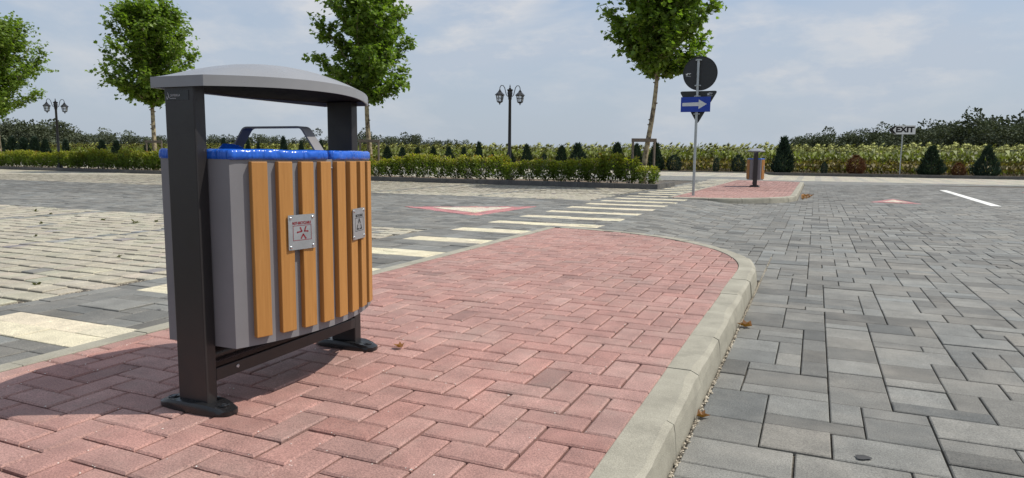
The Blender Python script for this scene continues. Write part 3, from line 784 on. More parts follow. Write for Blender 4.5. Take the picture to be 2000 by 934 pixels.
        for sx in (-1, 1):
            for sz in (-1, 1):
                bm = bmesh.new(); lathe_bm(bm, [(0.0042, 0), (0.0040, 0.0022), (0.0026, 0.0034), (0.0006, 0.0038)], 10)
                bo = bm_obj('rivet', bm, M_BOLT, pl_, True); basis(bo, front + tg * sx * (Wp / 2 - 0.0085) + Vector((0, 0, sz * (Hp / 2 - 0.009))) - nr * 0.0004, tg, (0, 0, 1), nr)
    plate(-0.147, M_REDPRINT, 'NOT-RECYCLABLE', 'not'); plate(0.145, M_DARKPRINT, 'RECYCLABLE', 'yes')
    # maker's sticker on the near post (the code square beside it is left out)
    st = box_o('sticker', (-0.048, 0.037, -0.3885, -0.38775, 0.897, 0.924), M_STICKER, root)
    bm = bmesh.new()
    for q in ([(-0.0435, 0.900), (-0.0405, 0.900), (-0.0430, 0.908), (-0.0452, 0.907)], [(-0.0405, 0.919), (-0.0385, 0.917), (-0.0335, 0.903), (-0.0365, 0.903)], [(-0.032, 0.9015), (-0.009, 0.9015), (-0.009, 0.9027), (-0.032, 0.9027)]):
        bm.faces.new([bm.verts.new((a, -0.3889, z)) for a, z in q])
    bm_obj('print', bm, M_WHITEPRINT, st)
    tm = text_mesh('SAMBERGA', 0.009, M_DARKPRINT if False else M_WHITEPRINT, 'lettering', width=0.036); to = link(bpy.data.objects.new('lettering', tm), st); basis(to, (-0.012, -0.3889, 0.910), (1, 0, 0), (0, 0, 1), (0, -1, 0))
    # rubbish bags folded over the rim, one for each half
    for hs in (-1, 1):
        pts = []
        b0, b1 = -BH + 0.004, -0.016
        for i in range(29): b = b0 + (b1 - b0) * i / 28; pts.append((arc(b), b))
        for i in range(1, 16): pts.append((arc(b1) * (1 - 2 * i / 16), b1))
        for i in range(29): b = b1 + (b0 - b1) * i / 28; pts.append((-arc(b), b))
        for i in range(1, 12): pts.append((-BA * (1 - 2 * i / 12), b0))
        # resample evenly and wrinkle
        Pn = np.array(pts + [pts[0]]); d = np.concatenate([[0], np.cumsum(np.hypot(*(Pn[1:] - Pn[:-1]).T))]); NS = 220
        s = np.linspace(0, d[-1], NS, endpoint=False); X = np.interp(s, d, Pn[:, 0]); Y = np.interp(s, d, Pn[:, 1])
        cx, cy = 0, (b0 + b1) / 2
        rl = np.random.default_rng(30 + hs)
        def fn(f0, k, ph): return sum(rl.normal(0, 1) / k * np.sin(s / d[-1] * 2 * np.pi * int(f) + rl.uniform(0, 6.28)) for f in rl.uniform(f0, f0 * 2.2, k)) * 1.2
        w1, w2, w3 = fn(8, 6, 0), fn(19, 7, 0), fn(4, 4, 0)
        rings = [(0.003, 0.7335, 0.6), (0.0065, 0.7365, 1.0), (0.0070, 0.744, 1.0), (0.0066, 0.752, 0.9), (0.0050, 0.7590, 0.8), (-0.002, 0.7635, 0.6), (-0.020, 0.760, 0.8), (-0.034, 0.742, 1.2), (-0.055, 0.715, 1.6), (-0.085, 0.69, 1.6)]
        V = []; F = []
        tx = np.roll(X, -1) - np.roll(X, 1); ty = np.roll(Y, -1) - np.roll(Y, 1); l = np.hypot(tx, ty); nx, ny = ty / l, -tx / l
        for ri, (off, z, wk) in enumerate(rings):
            ww = w1 * math.cos(ri * 0.35) + w2 * math.sin(ri * 0.5 + 0.6)
            ww = np.abs(ww) * 1.4 - 0.7; o_ = off + 0.0009 * wk * ww
            zz = z + 0.0012 * wk * w3 + (0.0008 * w1 if ri >= 4 else 0)
            for k in range(NS): V.append((X[k] + nx[k] * o_[k], hs * -1 * 0 + (Y[k] + ny[k] * o_[k]), zz[k]))
        for ri in range(len(rings) - 1):
            for k in range(NS): F.append((ri * NS + k, ri * NS + (k + 1) % NS, (ri + 1) * NS + (k + 1) % NS, (ri + 1) * NS + k))
        base = len(V) - NS; V.append((cx, cy, 0.70)); F += [(base + k, base + (k + 1) % NS, len(V) - 1) for k in range(NS)]
        if hs > 0: V = [(x, -y, z) for x, y, z in V]; F = [f[::-1] for f in F]
        me = py_mesh('bag', V, F, smooth=True, mats=(M_BAG,)); bg_o = mesh_obj('bag', me, root)
        if hs < 0:   # a fold of film standing up inside
            bm = bmesh.new(); G = []
            for i in range(9):
                row = []
                for j in range(7):
                    a = -0.07 + 0.10 * i / 8; b = -0.30 + 0.2 * j / 6
                    row.append(bm.verts.new((a - 0.03, b + 0.05, 0.735 + 0.045 * math.exp(-((i - 4) / 2.4) ** 2 - ((j - 3) / 2.2) ** 2) + random.gauss(0, 0.004))))
                G.append(row)
            for i in range(8):
                for j in range(6): bm.faces.new((G[i][j], G[i + 1][j], G[i + 1][j + 1], G[i][j + 1]))
            bm_obj('bag_fold', bm, M_BAG, bg_o, True)
    # flat bar handle arching over both halves
    pth = []
    Lp = [(-0.214, 0.705), (-0.118, 0.838), (0.118, 0.838), (0.214, 0.705)]
    path = [Lp[0]]
    for c0, c1, c2 in ((Lp[0], Lp[1], Lp[2]), (Lp[1], Lp[2], Lp[3])):
        a, b, c = Vector(c0), Vector(c1), Vector(c2); r_ = 0.015; p, q = b + (a - b).normalized() * r_, b + (c - b).normalized() * r_
        for t_ in np.linspace(0, 1, 6): path.append(tuple((1 - t_) ** 2 * p + 2 * t_ * (1 - t_) * b + t_ ** 2 * q))
    path.append(Lp[3])
    bm = bmesh.new(); prev = None; th = 0.0055; hw = 0.0225
    for i, p in enumerate(path):
        a = Vector(path[max(0, i - 1)]); b = Vector(path[min(len(path) - 1, i + 1)]); d = (b - a).normalized(); nn = Vector((-d.y, d.x)) * th / 2
        ring = [bm.verts.new((p[0] + s * nn.x, y, p[1] + s * nn.y)) for s, y in ((-1, -hw), (1, -hw), (1, hw), (-1, hw))]
        if prev:
            for k in range(4): bm.faces.new((prev[k], prev[(k + 1) % 4], ring[(k + 1) % 4], ring[k]))
        else: bm.faces.new(ring)
        prev = ring
    bm.faces.new(prev[::-1]); bm_obj('handle', bm, M_GREY, root)
    return root
bin1 = make_bin(); bin1.location = (-1.648, 1.8025, 0.002); bin1.rotation_euler = (0, 0, R(1.6))
tag(bin1, 'large grey litter bin with orange slats and blue bags in the foreground', 'litter bin', 'litter bins on the brick islands')
bin2 = copy_tree(bin1); bin2.location = (-1.50, 19.95, 0.004); bin2.rotation_euler = (0, 0, R(4.0))
tag(bin2, 'small looking distant litter bin on the far brick island by the road sign', 'litter bin', 'litter bins on the brick islands')
# bird dropping on the lower beam
bm = bmesh.new(); bmesh.ops.create_icosphere(bm, subdivisions=2, radius=0.006); 
for v in bm.verts: v.co.x *= 0.3; v.co.z *= 0.8; v.co += Vector((0.0565, -0.265, 0.106)) + Vector((0, random.gauss(0, 0.0008), random.gauss(0, 0.0008)))
bm_obj('dropping', bm, M_WHITEPRINT, bin1, True)

# ------------------------------------------------------------------ road sign on the far island
def sign_post():
    r = empty('road_sign', (-2.255, 14.35, 0.0))
    bm = bmesh.new(); tube_bm(bm, [(0, 0, -0.02), (0, 0, 2.71)], 0.027, 12); bm_obj('pole', bm, M_GALV, r, True)
    fx, fz, fn = (1, 0, 0), (0, 0, 1), (0, 1, 0)
    # seen from behind: a disc and a triangle, flanged rims
    bm = bmesh.new(); pts = [(0.335 * math.cos(a), 0.335 * math.sin(a)) for a in np.linspace(0, 2 * math.pi, 48, endpoint=False)]
    extrude_poly(bm, pts, (0.035, 0.045, 2.44), fx, fz, fn, 0.012); d = bm_obj('disc', bm, M_SIGNBACK, r); d['label'] = 'dark back of a round sign plate'
    bm = bmesh.new(); pts = [(0.337 * math.cos(a), 0.337 * math.sin(a)) for a in np.linspace(0, 2 * math.pi, 48, endpoint=False)]
    p2 = [(0.326 * math.cos(a), 0.326 * math.sin(a)) for a in np.linspace(0, 2 * math.pi, 48, endpoint=False)]
    A = [bm.verts.new((0.035 + x, 0.036, 2.44 + z)) for x, z in pts]; B = [bm.verts.new((0.035 + x, 0.036, 2.44 + z)) for x, z in p2]; C = [bm.verts.new((0.035 + x, 0.058, 2.44 + z)) for x, z in pts]
    for k in range(48): bm.faces.new((A[k], A[(k + 1) % 48], B[(k + 1) % 48], B[k])); bm.faces.new((A[k], C[k], C[(k + 1) % 48], A[(k + 1) % 48]))
    bm_obj('rim', bm, M_SIGNBACK, d)
    def rounded(tri_, rr_):
        out = []
        for i in range(3):
            a, b, c = Vector(tri_[i - 1]), Vector(tri_[i]), Vector(tri_[(i + 1) % 3]); p, q = b + (a - b).normalized() * rr_, b + (c - b).normalized() * rr_
            for t_ in np.linspace(0, 1, 5): out.append(tuple((1 - t_) ** 2 * p + 2 * t_ * (1 - t_) * b + t_ ** 2 * q))
        return out
    bm = bmesh.new(); extrude_poly(bm, rounded([(-0.375, 0.0), (0.0, -0.66), (0.375, 0.0)], 0.06), (0.015, 0.05, 2.095), fx, fz, fn, 0.012); t_o = bm_obj('triangle', bm, M_SIGNBACK, r); t_o['label'] = 'dark back of a triangular sign plate'
    # white printed data on the backs
    for (cx, cz, y, par) in ((-0.195, 2.415, 0.0447, d), (0.24, 2.02, 0.0497, t_o)):
        bm = bmesh.new()
        for q in ((-.05, -.01, -.005, .02), (.0, .05, .022, .032), (-.05, -.045, .024, .034), (-.03, .03, .026, .036), (.008, .03, .006, .012), (.04, .048, .024, .034), (-.05, .05, -.026, -.021)):
            bm.faces.new([bm.verts.new((cx + a, y, cz + b)) for a, b in ((q[0], q[2]), (q[1], q[2]), (q[1], q[3]), (q[0], q[3]))])
        bm_obj('print', bm, M_SIGNWHITE, par)
    # clamps
    for z in (2.70, 2.20, 1.99, 1.64):
        bm = bmesh.new(); box_bm(bm, -0.062, 0.062, 0.012, 0.044, z - 0.012, z + 0.012, 0.003); box_bm(bm, -0.036, 0.036, -0.034, 0.015, z - 0.012, z + 0.012, 0.004); bm_obj('clamp', bm, M_GALV, r)
    # blue arrow plate facing the camera
    bl = box_o('arrow_plate', (-0.310, 0.268, -0.052, -0.044, 1.675, 1.972), M_BLUE, r, 0.002); bl['label'] = 'blue plate with a white arrow to the right'
    bm = bmesh.new(); pts = [(-0.265, -0.032), (0.055, -0.032), (0.055, -0.090), (0.215, 0.006), (0.055, 0.096), (0.055, 0.042), (-0.265, 0.034)]
    extrude_poly(bm, pts, (-0.015, -0.0535, 1.823), fx, fz, fn, 0.001); bm_obj('arrow', bm, M_SIGNWHITE_SHADED, bl)
    r.rotation_euler = (0, 0, R(2))
    return tag(r, 'road sign pole with blue arrow plate and two dark sign backs on far island', 'road sign')
sign_post()
# EXIT sign beyond the far kerb
ex_u, ex_v = spot_v(1752, 39.9); er = empty('exit_sign', (ex_u, ex_v, 0.0))
bm = bmesh.new(); tube_bm(bm, [(0, 0, -0.1), (0, 0, 2.42)], 0.032, 10); bm_obj('pole', bm, M_GALV, er, True)
EW, EH = 1.24, 0.44; z0 = 2.27
bm = bmesh.new(); extrude_poly(bm, [(-0.68, 0), (-0.40, -EH / 2), (0.56, -EH / 2), (0.56, EH / 2), (-0.40, EH / 2)], (0, -0.04, z0), (1, 0, 0), (0, 0, 1), (0, -1, 0), 0.02); eb = bm_obj('board', bm, M_SIGNWHITE, er)
bm = bmesh.new(); bm.faces.new([bm.verts.new((x, -0.0635, z0 + z)) for x, z in ((-0.68, 0), (-0.43, -0.195), (-0.30, -0.205), (-0.47, 0.0), (-0.30, 0.205), (-0.43, 0.195))]); bm_obj('chevron', bm, M_DARKPRINT, eb)
tm = text_mesh('EXIT', 0.37, M_DARKPRINT, 'lettering', width=0.84, bold=0.018); to = link(bpy.data.objects.new('lettering', tm), eb); basis(to, (0.09, -0.0638, z0), (1, 0, 0), (0, 0, 1), (0, -1, 0))
for z in (z0 - 0.13, z0 + 0.13): box_o('clamp', (-0.06, 0.06, -0.04, 0.04, z - 0.02, z + 0.02), M_GALV, er, 0.004)
er.rotation_euler = (0, 0, R(10)); tag(er, 'white arrow-shaped EXIT sign on a thin pole before the sunflowers', 'sign')

# ------------------------------------------------------------------ street lamps
def make_lamp():
    r = empty('street_lamp')
    bm = bmesh.new(); lathe_bm(bm, [(0.11, 0), (0.11, 0.06), (0.075, 0.12), (0.062, 0.5), (0.05, 0.55), (0.046, 1.2), (0.040, 2.30), (0.052, 2.32), (0.052, 2.36), (0.058, 2.40), (0.075, 2.50), (0.062, 2.53), (0.085, 2.57), (0.085, 2.59), (0.03, 2.61)], 14); bm_obj('post', bm, M_LAMP, r, True)
    bm = bmesh.new(); lathe_bm(bm, [(0.03, 2.60), (0.034, 2.63), (0.012, 2.65), (0.02, 2.67), (0.012, 2.70), (0.003, 2.735)], 10); bm_obj('finial', bm, M_LAMP, r, True)
    def arm(a):
        c, s = math.cos(a), math.sin(a); pts = []
        for x, z in ((0.03, 2.42), (0.07, 2.40), (0.105, 2.44), (0.13, 2.54), (0.155, 2.64), (0.20, 2.70), (0.255, 2.70), (0.29, 2.64), (0.292, 2.57)): pts.append((x * c, x * s, z))
        bm = bmesh.new(); tube_bm(bm, pts, 0.011, 8); return bm_obj('arm', bm, M_LAMP, r, True)
    def lantern(a):
        x, y = 0.292 * math.cos(a), 0.292 * math.sin(a)
        bm = bmesh.new(); lathe_bm(bm, [(0.022, 2.585), (0.026, 2.555), (0.05, 2.545), (0.045, 2.53), (0.075, 2.50), (0.118, 2.46), (0.142, 2.435), (0.142, 2.425), (0.10, 2.422)], 6, (x, y, 0)); L = bm_obj('lantern', bm, M_LAMP, r)
        bm = bmesh.new(); lathe_bm(bm, [(0.106, 2.422), (0.075, 2.245)], 6, (x, y, 0)); bm_obj('glass', bm, M_GLASS, L)
        bm = bmesh.new()
        for k in range(6):
            t_ = 2 * math.pi * k / 6; tube_bm(bm, [(x + 0.109 * math.cos(t_), y + 0.109 * math.sin(t_), 2.425), (x + 0.077 * math.cos(t_), y + 0.077 * math.sin(t_), 2.245)], 0.009, 5)
        for z, rad in ((2.345, 0.094),):
            pts = [(x + rad * math.cos(2 * math.pi * k / 6), y + rad * math.sin(2 * math.pi * k / 6), z) for k in range(7)]; tube_bm(bm, pts, 0.006, 4)
        lathe_bm(bm, [(0.082, 2.25), (0.082, 2.235), (0.05, 2.215), (0.02, 2.205), (0.022, 2.185), (0.008, 2.165), (0.003, 2.15)], 6, (x, y, 0))
        bm_obj('cage', bm, M_LAMP, L)
    for a in (0, math.pi): arm(a); lantern(a)
    return r
lamp1 = make_lamp(); lu, lv = spot(993.5, 20.0); lamp1.location = (lu, lv, 0.06); lamp1.rotation_euler = (0, 0, YAW + R(8))
tag(lamp1, 'black two-lantern street lamp between the middle trees', 'street lamp', 'street lamps in the hedge bed')
lamp2 = copy_tree(lamp1); lu, lv = spot(119.5, 28.8); lamp2.location = (lu, lv, 0.06); lamp2.rotation_euler = (0, 0, YAW + R(32)); lamp2.scale = (1.05, 1.05, 1.06)
tag(lamp2, 'black two-lantern street lamp at far left behind the hedge', 'street lamp', 'street lamps in the hedge bed')

# ------------------------------------------------------------------ foliage
LOBED = np.array([(0, 0), (0.22, 0.08), (0.50, 0.16), (0.36, 0.38), (0.52, 0.66), (0.24, 0.62), (0, 1.0), (-0.24, 0.62), (-0.52, 0.66), (-0.36, 0.38), (-0.50, 0.16), (-0.22, 0.08)])
def scatter_leaves(P, D, size, col, shape=LOBED, fold=0.25, r_=None):
    "leaf polygons at P pointing along D (unit, tip direction); size, col per leaf; each leaf a left and a right half folded at the midrib"
    r_ = r_ or rng
    n = len(P); D = D / np.linalg.norm(D, axis=1, keepdims=True)
    up = r_.normal(0, 0.5, (n, 3)); up[:, 2] += 1.0; up[:, 0] += 0.25
    S = np.cross(D, up); S /= np.linalg.norm(S, axis=1, keepdims=True) + 1e-9; Nn = np.cross(S, D)
    K = len(shape); sh = shape
    half = K // 2
    V = P[:, None, :] + size[:, None, None] * (sh[None, :, 0, None] * S[:, None, :] + sh[None, :, 1, None] * D[:, None, :] + (np.abs(sh[None, :, 0, None]) * fold - 0.18 * sh[None, :, 1, None] ** 2) * Nn[:, None, :])
    base = (np.arange(n) * K)[:, None]
    F1 = base + np.arange(0, half + 1)[None, :]; F2 = base + np.array([0] + list(range(half, K)))[None, :]
    F = np.concatenate([F1, F2]); T = np.concatenate([col, col * 0.94])
    return V.reshape(-1, 3), F, T
def leaf_obj(name, P, D, size, col, parent, mat, shape=LOBED, fold=0.25):
    V, F, T = scatter_leaves(np.asarray(P), np.asarray(D), np.asarray(size), np.asarray(col), shape, fold)
    me = np_mesh(name, V, F, T); me.materials.append(mat); return link(bpy.data.objects.new(name, me), parent)
def make_tree(loc, seed, cb, ct, rad, lean, label, leaf_n=5200, hue=0.0, trunk_r=0.075, cx=0.0):
    rl = np.random.default_rng(seed); rr = random.Random(seed)
    root = empty('street_tree', loc)
    bm = bmesh.new()
    # trunk with slight kinks
    H = ct - 0.5; pts = []; rads = []
    lx, ly = lean
    for i in range(15):
        f = i / 14; z = H * f
        k_ = 0.03 * math.sin(f * 9 + seed) * min(1, f * 4)
        pts.append((lx * min(z, cb * 1.3) + k_, ly * z + 0.02 * math.sin(f * 13 + seed * 2), z - 0.02)); rads.append(trunk_r * (1.25 if i == 0 else 1) * (1 - 0.80 * f ** 1.15))
    tube_bm(bm, pts, rads, 10)
    def tp(z):
        f = z / H * 14; i = min(13, int(f)); t_ = f - i
        return Vector(pts[i]).lerp(Vector(pts[i + 1]), t_)
    # branch scars
    for k in range(9):
        z = rr.uniform(0.5, cb); a = rr.uniform(0, 6.28); p = tp(z); q = p + Vector((math.cos(a), math.sin(a), 0.3)) * (trunk_r * 1.12); tube_bm(bm, [p, q], [trunk_r * 0.35, trunk_r * 0.2], 6)
    P = []; D = []; 
    nl = 50; zc = cb + (ct - cb) * 0.40
    tips = []
    for k in range(nl):
        f = (k + rr.random()) / nl; z = cb - 0.05 + (ct - cb - 0.7) * f
        a = k * 2.39996 + rr.uniform(-0.35, 0.35)
        prof = math.sin(math.pi * min(1, max(0.0, (f * 0.86 + 0.17)))) ** 0.75
        Lb = rad * prof * rr.uniform(0.90, 1.06)
        el = R(18 + 42 * f + rr.uniform(-8, 10)); p0 = tp(min(z, H * 0.98)); bp = [p0]; dirv = Vector((math.cos(a) * math.cos(el), math.sin(a) * math.cos(el), math.sin(el)))
        ns = 6
        for s in range(ns):
            dirv = (dirv + Vector((rr.gauss(0, 0.12), rr.gauss(0, 0.12), 0.05 + rr.gauss(0, 0.06)))).normalized(); bp.append(bp[-1] + dirv * (Lb / ns))
        r0 = trunk_r * 0.42 * (1 - 0.6 * f); tube_bm(bm, bp, [r0 * (1 - 0.85 * i / ns) for i in range(ns + 1)], 5, False)
        # twigs
        for s in range(1, ns + 1):
            for q in range(7):
                d2 = (dirv + Vector((rr.gauss(0, 0.95), rr.gauss(0, 0.95), rr.gauss(0.10, 0.65)))).normalized(); L2 = rr.uniform(0.2, 0.62) * (0.45 + 0.55 * s / ns) * (rad / 1.9)
                e = bp[s] + d2 * L2; tips.append((bp[s], e, s / ns))
                if q < 2: tube_bm(bm, [bp[s], e], [0.008, 0.004], 4, False)
    trunk = bm_obj('trunk', bm, M_BARK, root, True)
    per = max(1, leaf_n // len(tips)); C = []; S = []
    for (b0, e, fo) in tips:
        for q in range(per + (1 if rr.random() < (leaf_n / len(tips) - per) else 0)):
            t_ = rr.uniform(0.25, 1.08); p = b0.lerp(e, t_) + Vector((rr.gauss(0, 0.06), rr.gauss(0, 0.06), rr.gauss(0, 0.05)))
            d = (e - b0).normalized() * 0.6 + Vector((rr.gauss(0, 0.7), rr.gauss(0, 0.7), rr.gauss(-0.25, 0.5)))
            if d.length < 0.05: d = Vector((1, 0, 0))
            P.append(tuple(p)); D.append(tuple(d.normalized()))
            k = rr.uniform(0.75, 1.25); y = rr.random()
            C.append((0.135 * k + 0.065 * y * k + hue, 0.225 * k + 0.055 * y * k + hue * 0.6, 0.038 * k)); S.append(rr.uniform(0.085, 0.160))
    cr = leaf_obj('crown', P, D, S, C, root, M_LEAF)
    return tag(root, label, 'tree', 'street trees in the hedge bed')
def place_tree(x, v_off, **k):
    s = (x - 1000) / FPX
    # intersect the view column with the bed's middle line
    cs, sn = math.cos(YAW), math.sin(YAW); a, b = s * cs - sn, s * sn + cs     # u = a Y, v = b Y
    Y = (16.6 - 0.252 + v_off) / (b + 0.072 * a); return make_tree((a * Y, b * Y, 0.08), **k)
lean_x = (math.cos(YAW), math.sin(YAW))
place_tree(1252, 1.15, seed=11, cb=2.75, ct=6.2, rad=1.62, lean=(0.105, 0.0), label='leafy young plane tree with leaning trunk behind the blue arrow sign', leaf_n=19000, trunk_r=0.075)
place_tree(725, 1.15, seed=22, cb=2.30, ct=6.9, rad=1.88, lean=(-0.055, 0.0), label='leafy young plane tree right behind the near bin\'s far post', leaf_n=21000, trunk_r=0.085)
place_tree(307, 1.15, seed=33, cb=2.45, ct=6.7, rad=1.95, lean=(-0.015, 0.0), label='leafy young plane tree left of the near bin beside the lamp', leaf_n=21000, hue=0.006, trunk_r=0.095)
place_tree(4, 1.15, seed=44, cb=2.35, ct=6.6, rad=2.6, lean=(0.0, 0.0), label='plane tree cut by the left edge of the picture', leaf_n=22000, hue=0.010, trunk_r=0.09)
# support frames of the trees: two stakes and a crossbar
for x, sp, lab in ((1253, 0.275, 'wooden stake frame at the tree behind the arrow sign'), (722, 0.29, 'wooden stake frame at the tree behind the near bin'), (305, 0.29, 'wooden stake frame at the tree left of the near bin')):
    s = (x - 1000) / FPX; cs, sn = math.cos(YAW), math.sin(YAW); a, b = s * cs - sn, s * sn + cs; Y = (16.6 - 0.252 + 1.02) / (b + 0.072 * a)
    f = empty('stake_frame', (a * Y, b * Y, 0.08), YAW)
    for e in (-1, 1):
        bm = bmesh.new(); tube_bm(bm, [(e * sp, 0, -0.05), (e * sp, 0, 1.16)], 0.030, 8); bm_obj('stake', bm, M_STAKE, f, True)
    box_o('crossbar', (-sp - 0.045, sp + 0.045, -0.055, -0.028, 1.075, 1.165), M_STAKE, f, 0.004)
    tag(f, lab, 'tree support', 'tree support frames')

# hedge: shrubs standing in a row, every shrub a part of its hedge
OVAL = np.array([(0, 0), (0.20, 0.22), (0.26, 0.5), (0.16, 0.8), (0, 1.0), (-0.16, 0.8), (-0.26, 0.5), (-0.20, 0.22)])
def shrub_mesh(seed, h):
    rr = random.Random(seed); P = []; D = []; S = []; C = []; bm = bmesh.new()
    for k in range(9):
        a = rr.uniform(0, 6.28); b = Vector((rr.gauss(0, 0.06), rr.gauss(0, 0.06), -0.03)); e = Vector((math.cos(a) * rr.uniform(0.05, 0.28), math.sin(a) * rr.uniform(0.05, 0.28), h * rr.uniform(0.55, 0.9))); m_ = b.lerp(e, 0.5) + Vector((rr.gauss(0, 0.03), rr.gauss(0, 0.03), 0))
        tube_bm(bm, [b, m_, e], [0.010, 0.007, 0.004], 4, False)
    for k in range(820):
        a = rr.uniform(0, 6.28); z = h * (0.10 + 0.90 * rr.random() ** 0.8); wz = 0.31 * (0.72 + 0.28 * math.sin(math.pi * min(1, z / h)))* (0.75 if z < 0.3 * h else 1)
        r_ = wz * math.sqrt(rr.uniform(0.25, 1.12)); p = (math.cos(a) * r_, math.sin(a) * r_, z + rr.gauss(0, 0.025))
        P.append(p); D.append((math.cos(a) * 0.6 + rr.gauss(0, 0.4), math.sin(a) * 0.6 + rr.gauss(0, 0.4), 0.55 + rr.gauss(0, 0.4)))
        S.append(rr.uniform(0.05, 0.095)); t_ = max(0, (z / h - 0.62) / 0.38) * rr.uniform(0.2, 1.0); k_ = rr.uniform(0.7, 1.25)
        c0 = np.array((0.135, 0.185, 0.034)); c1 = np.array((0.46, 0.43, 0.06)) if rr.random() < 0.8 else np.array((0.40, 0.22, 0.04)); C.append((c0 * (1 - t_) + c1 * t_) * k_)
    bmm = bpy.data.meshes.new('stems'); bm.to_mesh(bmm); bm.free(); bmm.materials.append(M_STAKE)
    V, F, T = scatter_leaves(np.array(P), np.array(D), np.array(S), np.array(C), OVAL, 0.3); me = np_mesh('shrub', V, F, T); me.materials.append(M_LEAF)
    return me, bmm
SHR = [shrub_mesh(100 + k, [0.52, 0.58, 0.64, 0.55, 0.60, 0.68][k]) for k in range(6)]
def hedge(u0, u1, label):
    h = empty('hedge', ((u0 + u1) / 2, bed_v((u0 + u1) / 2) + 0.55, 0.08)); hx, hy = h.location.x, h.location.y
    u = u0
    while u < u1:
        me, st = SHR[random.randrange(6)]
        o = link(bpy.data.objects.new('shrub', me), h); o.location = (u - hx, bed_v(u) + 0.52 + random.gauss(0, 0.05) - hy, 0); k = random.uniform(0.9, 1.12); o.scale = (k * random.uniform(0.95, 1.15), k, k * random.uniform(0.88, 1.08) * (1.10 if u < -18 else 1)); o.rotation_euler = (0, 0, random.uniform(0, 6.28))
        s = link(bpy.data.objects.new('stems', st), o)
        u += random.uniform(0.40, 0.52)
    tag(h, label, 'hedge', 'hedges in the planting bed')
hedge(-18.6, -3.72, 'low yellow-green hedge from the near bin to the leaning tree')
hedge(-38.0, -19.0, 'low yellow-tipped hedge left of the near bin under the lamp')

# conifers, thujas and a bronze shrub along the field
BLADE = np.array([(0, 0), (0.13, 0.35), (0, 1.0), (-0.13, 0.35)])
def conifer_mesh(seed, slim, col, rnd=False, n=1700):
    rr = random.Random(seed); P = []; D = []; S = []; C = []
    for k in range(n):
        z = 1 - (1 - rr.random() ** 1.0) ** 1.0; z = rr.random() ** 1.35
        a = rr.uniform(0, 6.28)
        w = slim * ((1 - z) ** 0.95 * (1.0 + 0.15 * math.sin(3 * a + seed + z * 7)) + 0.02) * (min(1, 0.55 + z * 3.2)) if not rnd else slim * math.sqrt(max(0.03, 1 - (2 * z - 0.85) ** 2)) * 0.8
        r_ = w * math.sqrt(rr.uniform(0.4, 1.1)); P.append((math.cos(a) * r_, math.sin(a) * r_, z * 0.93))
        D.append((math.cos(a) * 0.42 + rr.gauss(0, 0.25), math.sin(a) * 0.42 + rr.gauss(0, 0.25), 0.95 if not rnd else 0.5)); S.append(rr.uniform(0.08, 0.17)); k_ = rr.uniform(0.6, 1.35); C.append(np.array(col) * k_)
    V, F, T = scatter_leaves(np.array(P), np.array(D), np.array(S), np.array(C), BLADE, 0.1); me = np_mesh('foliage', V, F, T); me.materials.append(M_NEEDLE); return me
CM = [conifer_mesh(1, 0.34, (0.030, 0.052, 0.030)), conifer_mesh(2, 0.27, (0.028, 0.050, 0.032)), conifer_mesh(3, 0.40, (0.032, 0.055, 0.036)), conifer_mesh(4, 0.46, (0.035, 0.058, 0.042), True)]
CB = conifer_mesh(9, 0.50, (0.13, 0.055, 0.025), True)
bm = bmesh.new(); tube_bm(bm, [(0, 0, -0.08), (0, 0, 0.75)], [0.03, 0.01], 6); CT = bpy.data.meshes.new('trunk'); bm.to_mesh(CT); bm.free(); CT.materials.append(M_STAKE)
def conifer(x, ytop, wpx, shape, label, group, name='conifer', v=40.15, cat='conifer', me=None):
    u, v_ = spot_v(x, v); Y = dep(u, v_); hz = 467 - FPX * math.tan(PITCH) + (x - 1000) * 0.0095
    zt = EYE + (hz - ytop) / FPX * Y; h = max(0.35, (zt + 0.04) * (1.03 if shape != 3 else 1.0))
    o = empty(name, (u, v_, -0.02)); o.rotation_euler = (0, 0, random.uniform(0, 6.28))
    f = link(bpy.data.objects.new('foliage', me or CM[shape]), o); t_ = link(bpy.data.objects.new('trunk', CT), o)
    w = wpx / FPX * Y; k = w / 2 / ((0.34, 0.27, 0.40, 0.46)[shape] * 0.93)
    f.scale = (k, k, h); t_.scale = (1, 1, h)
    tag(o, label, cat, group)
G1 = 'conifers along the sunflower field'
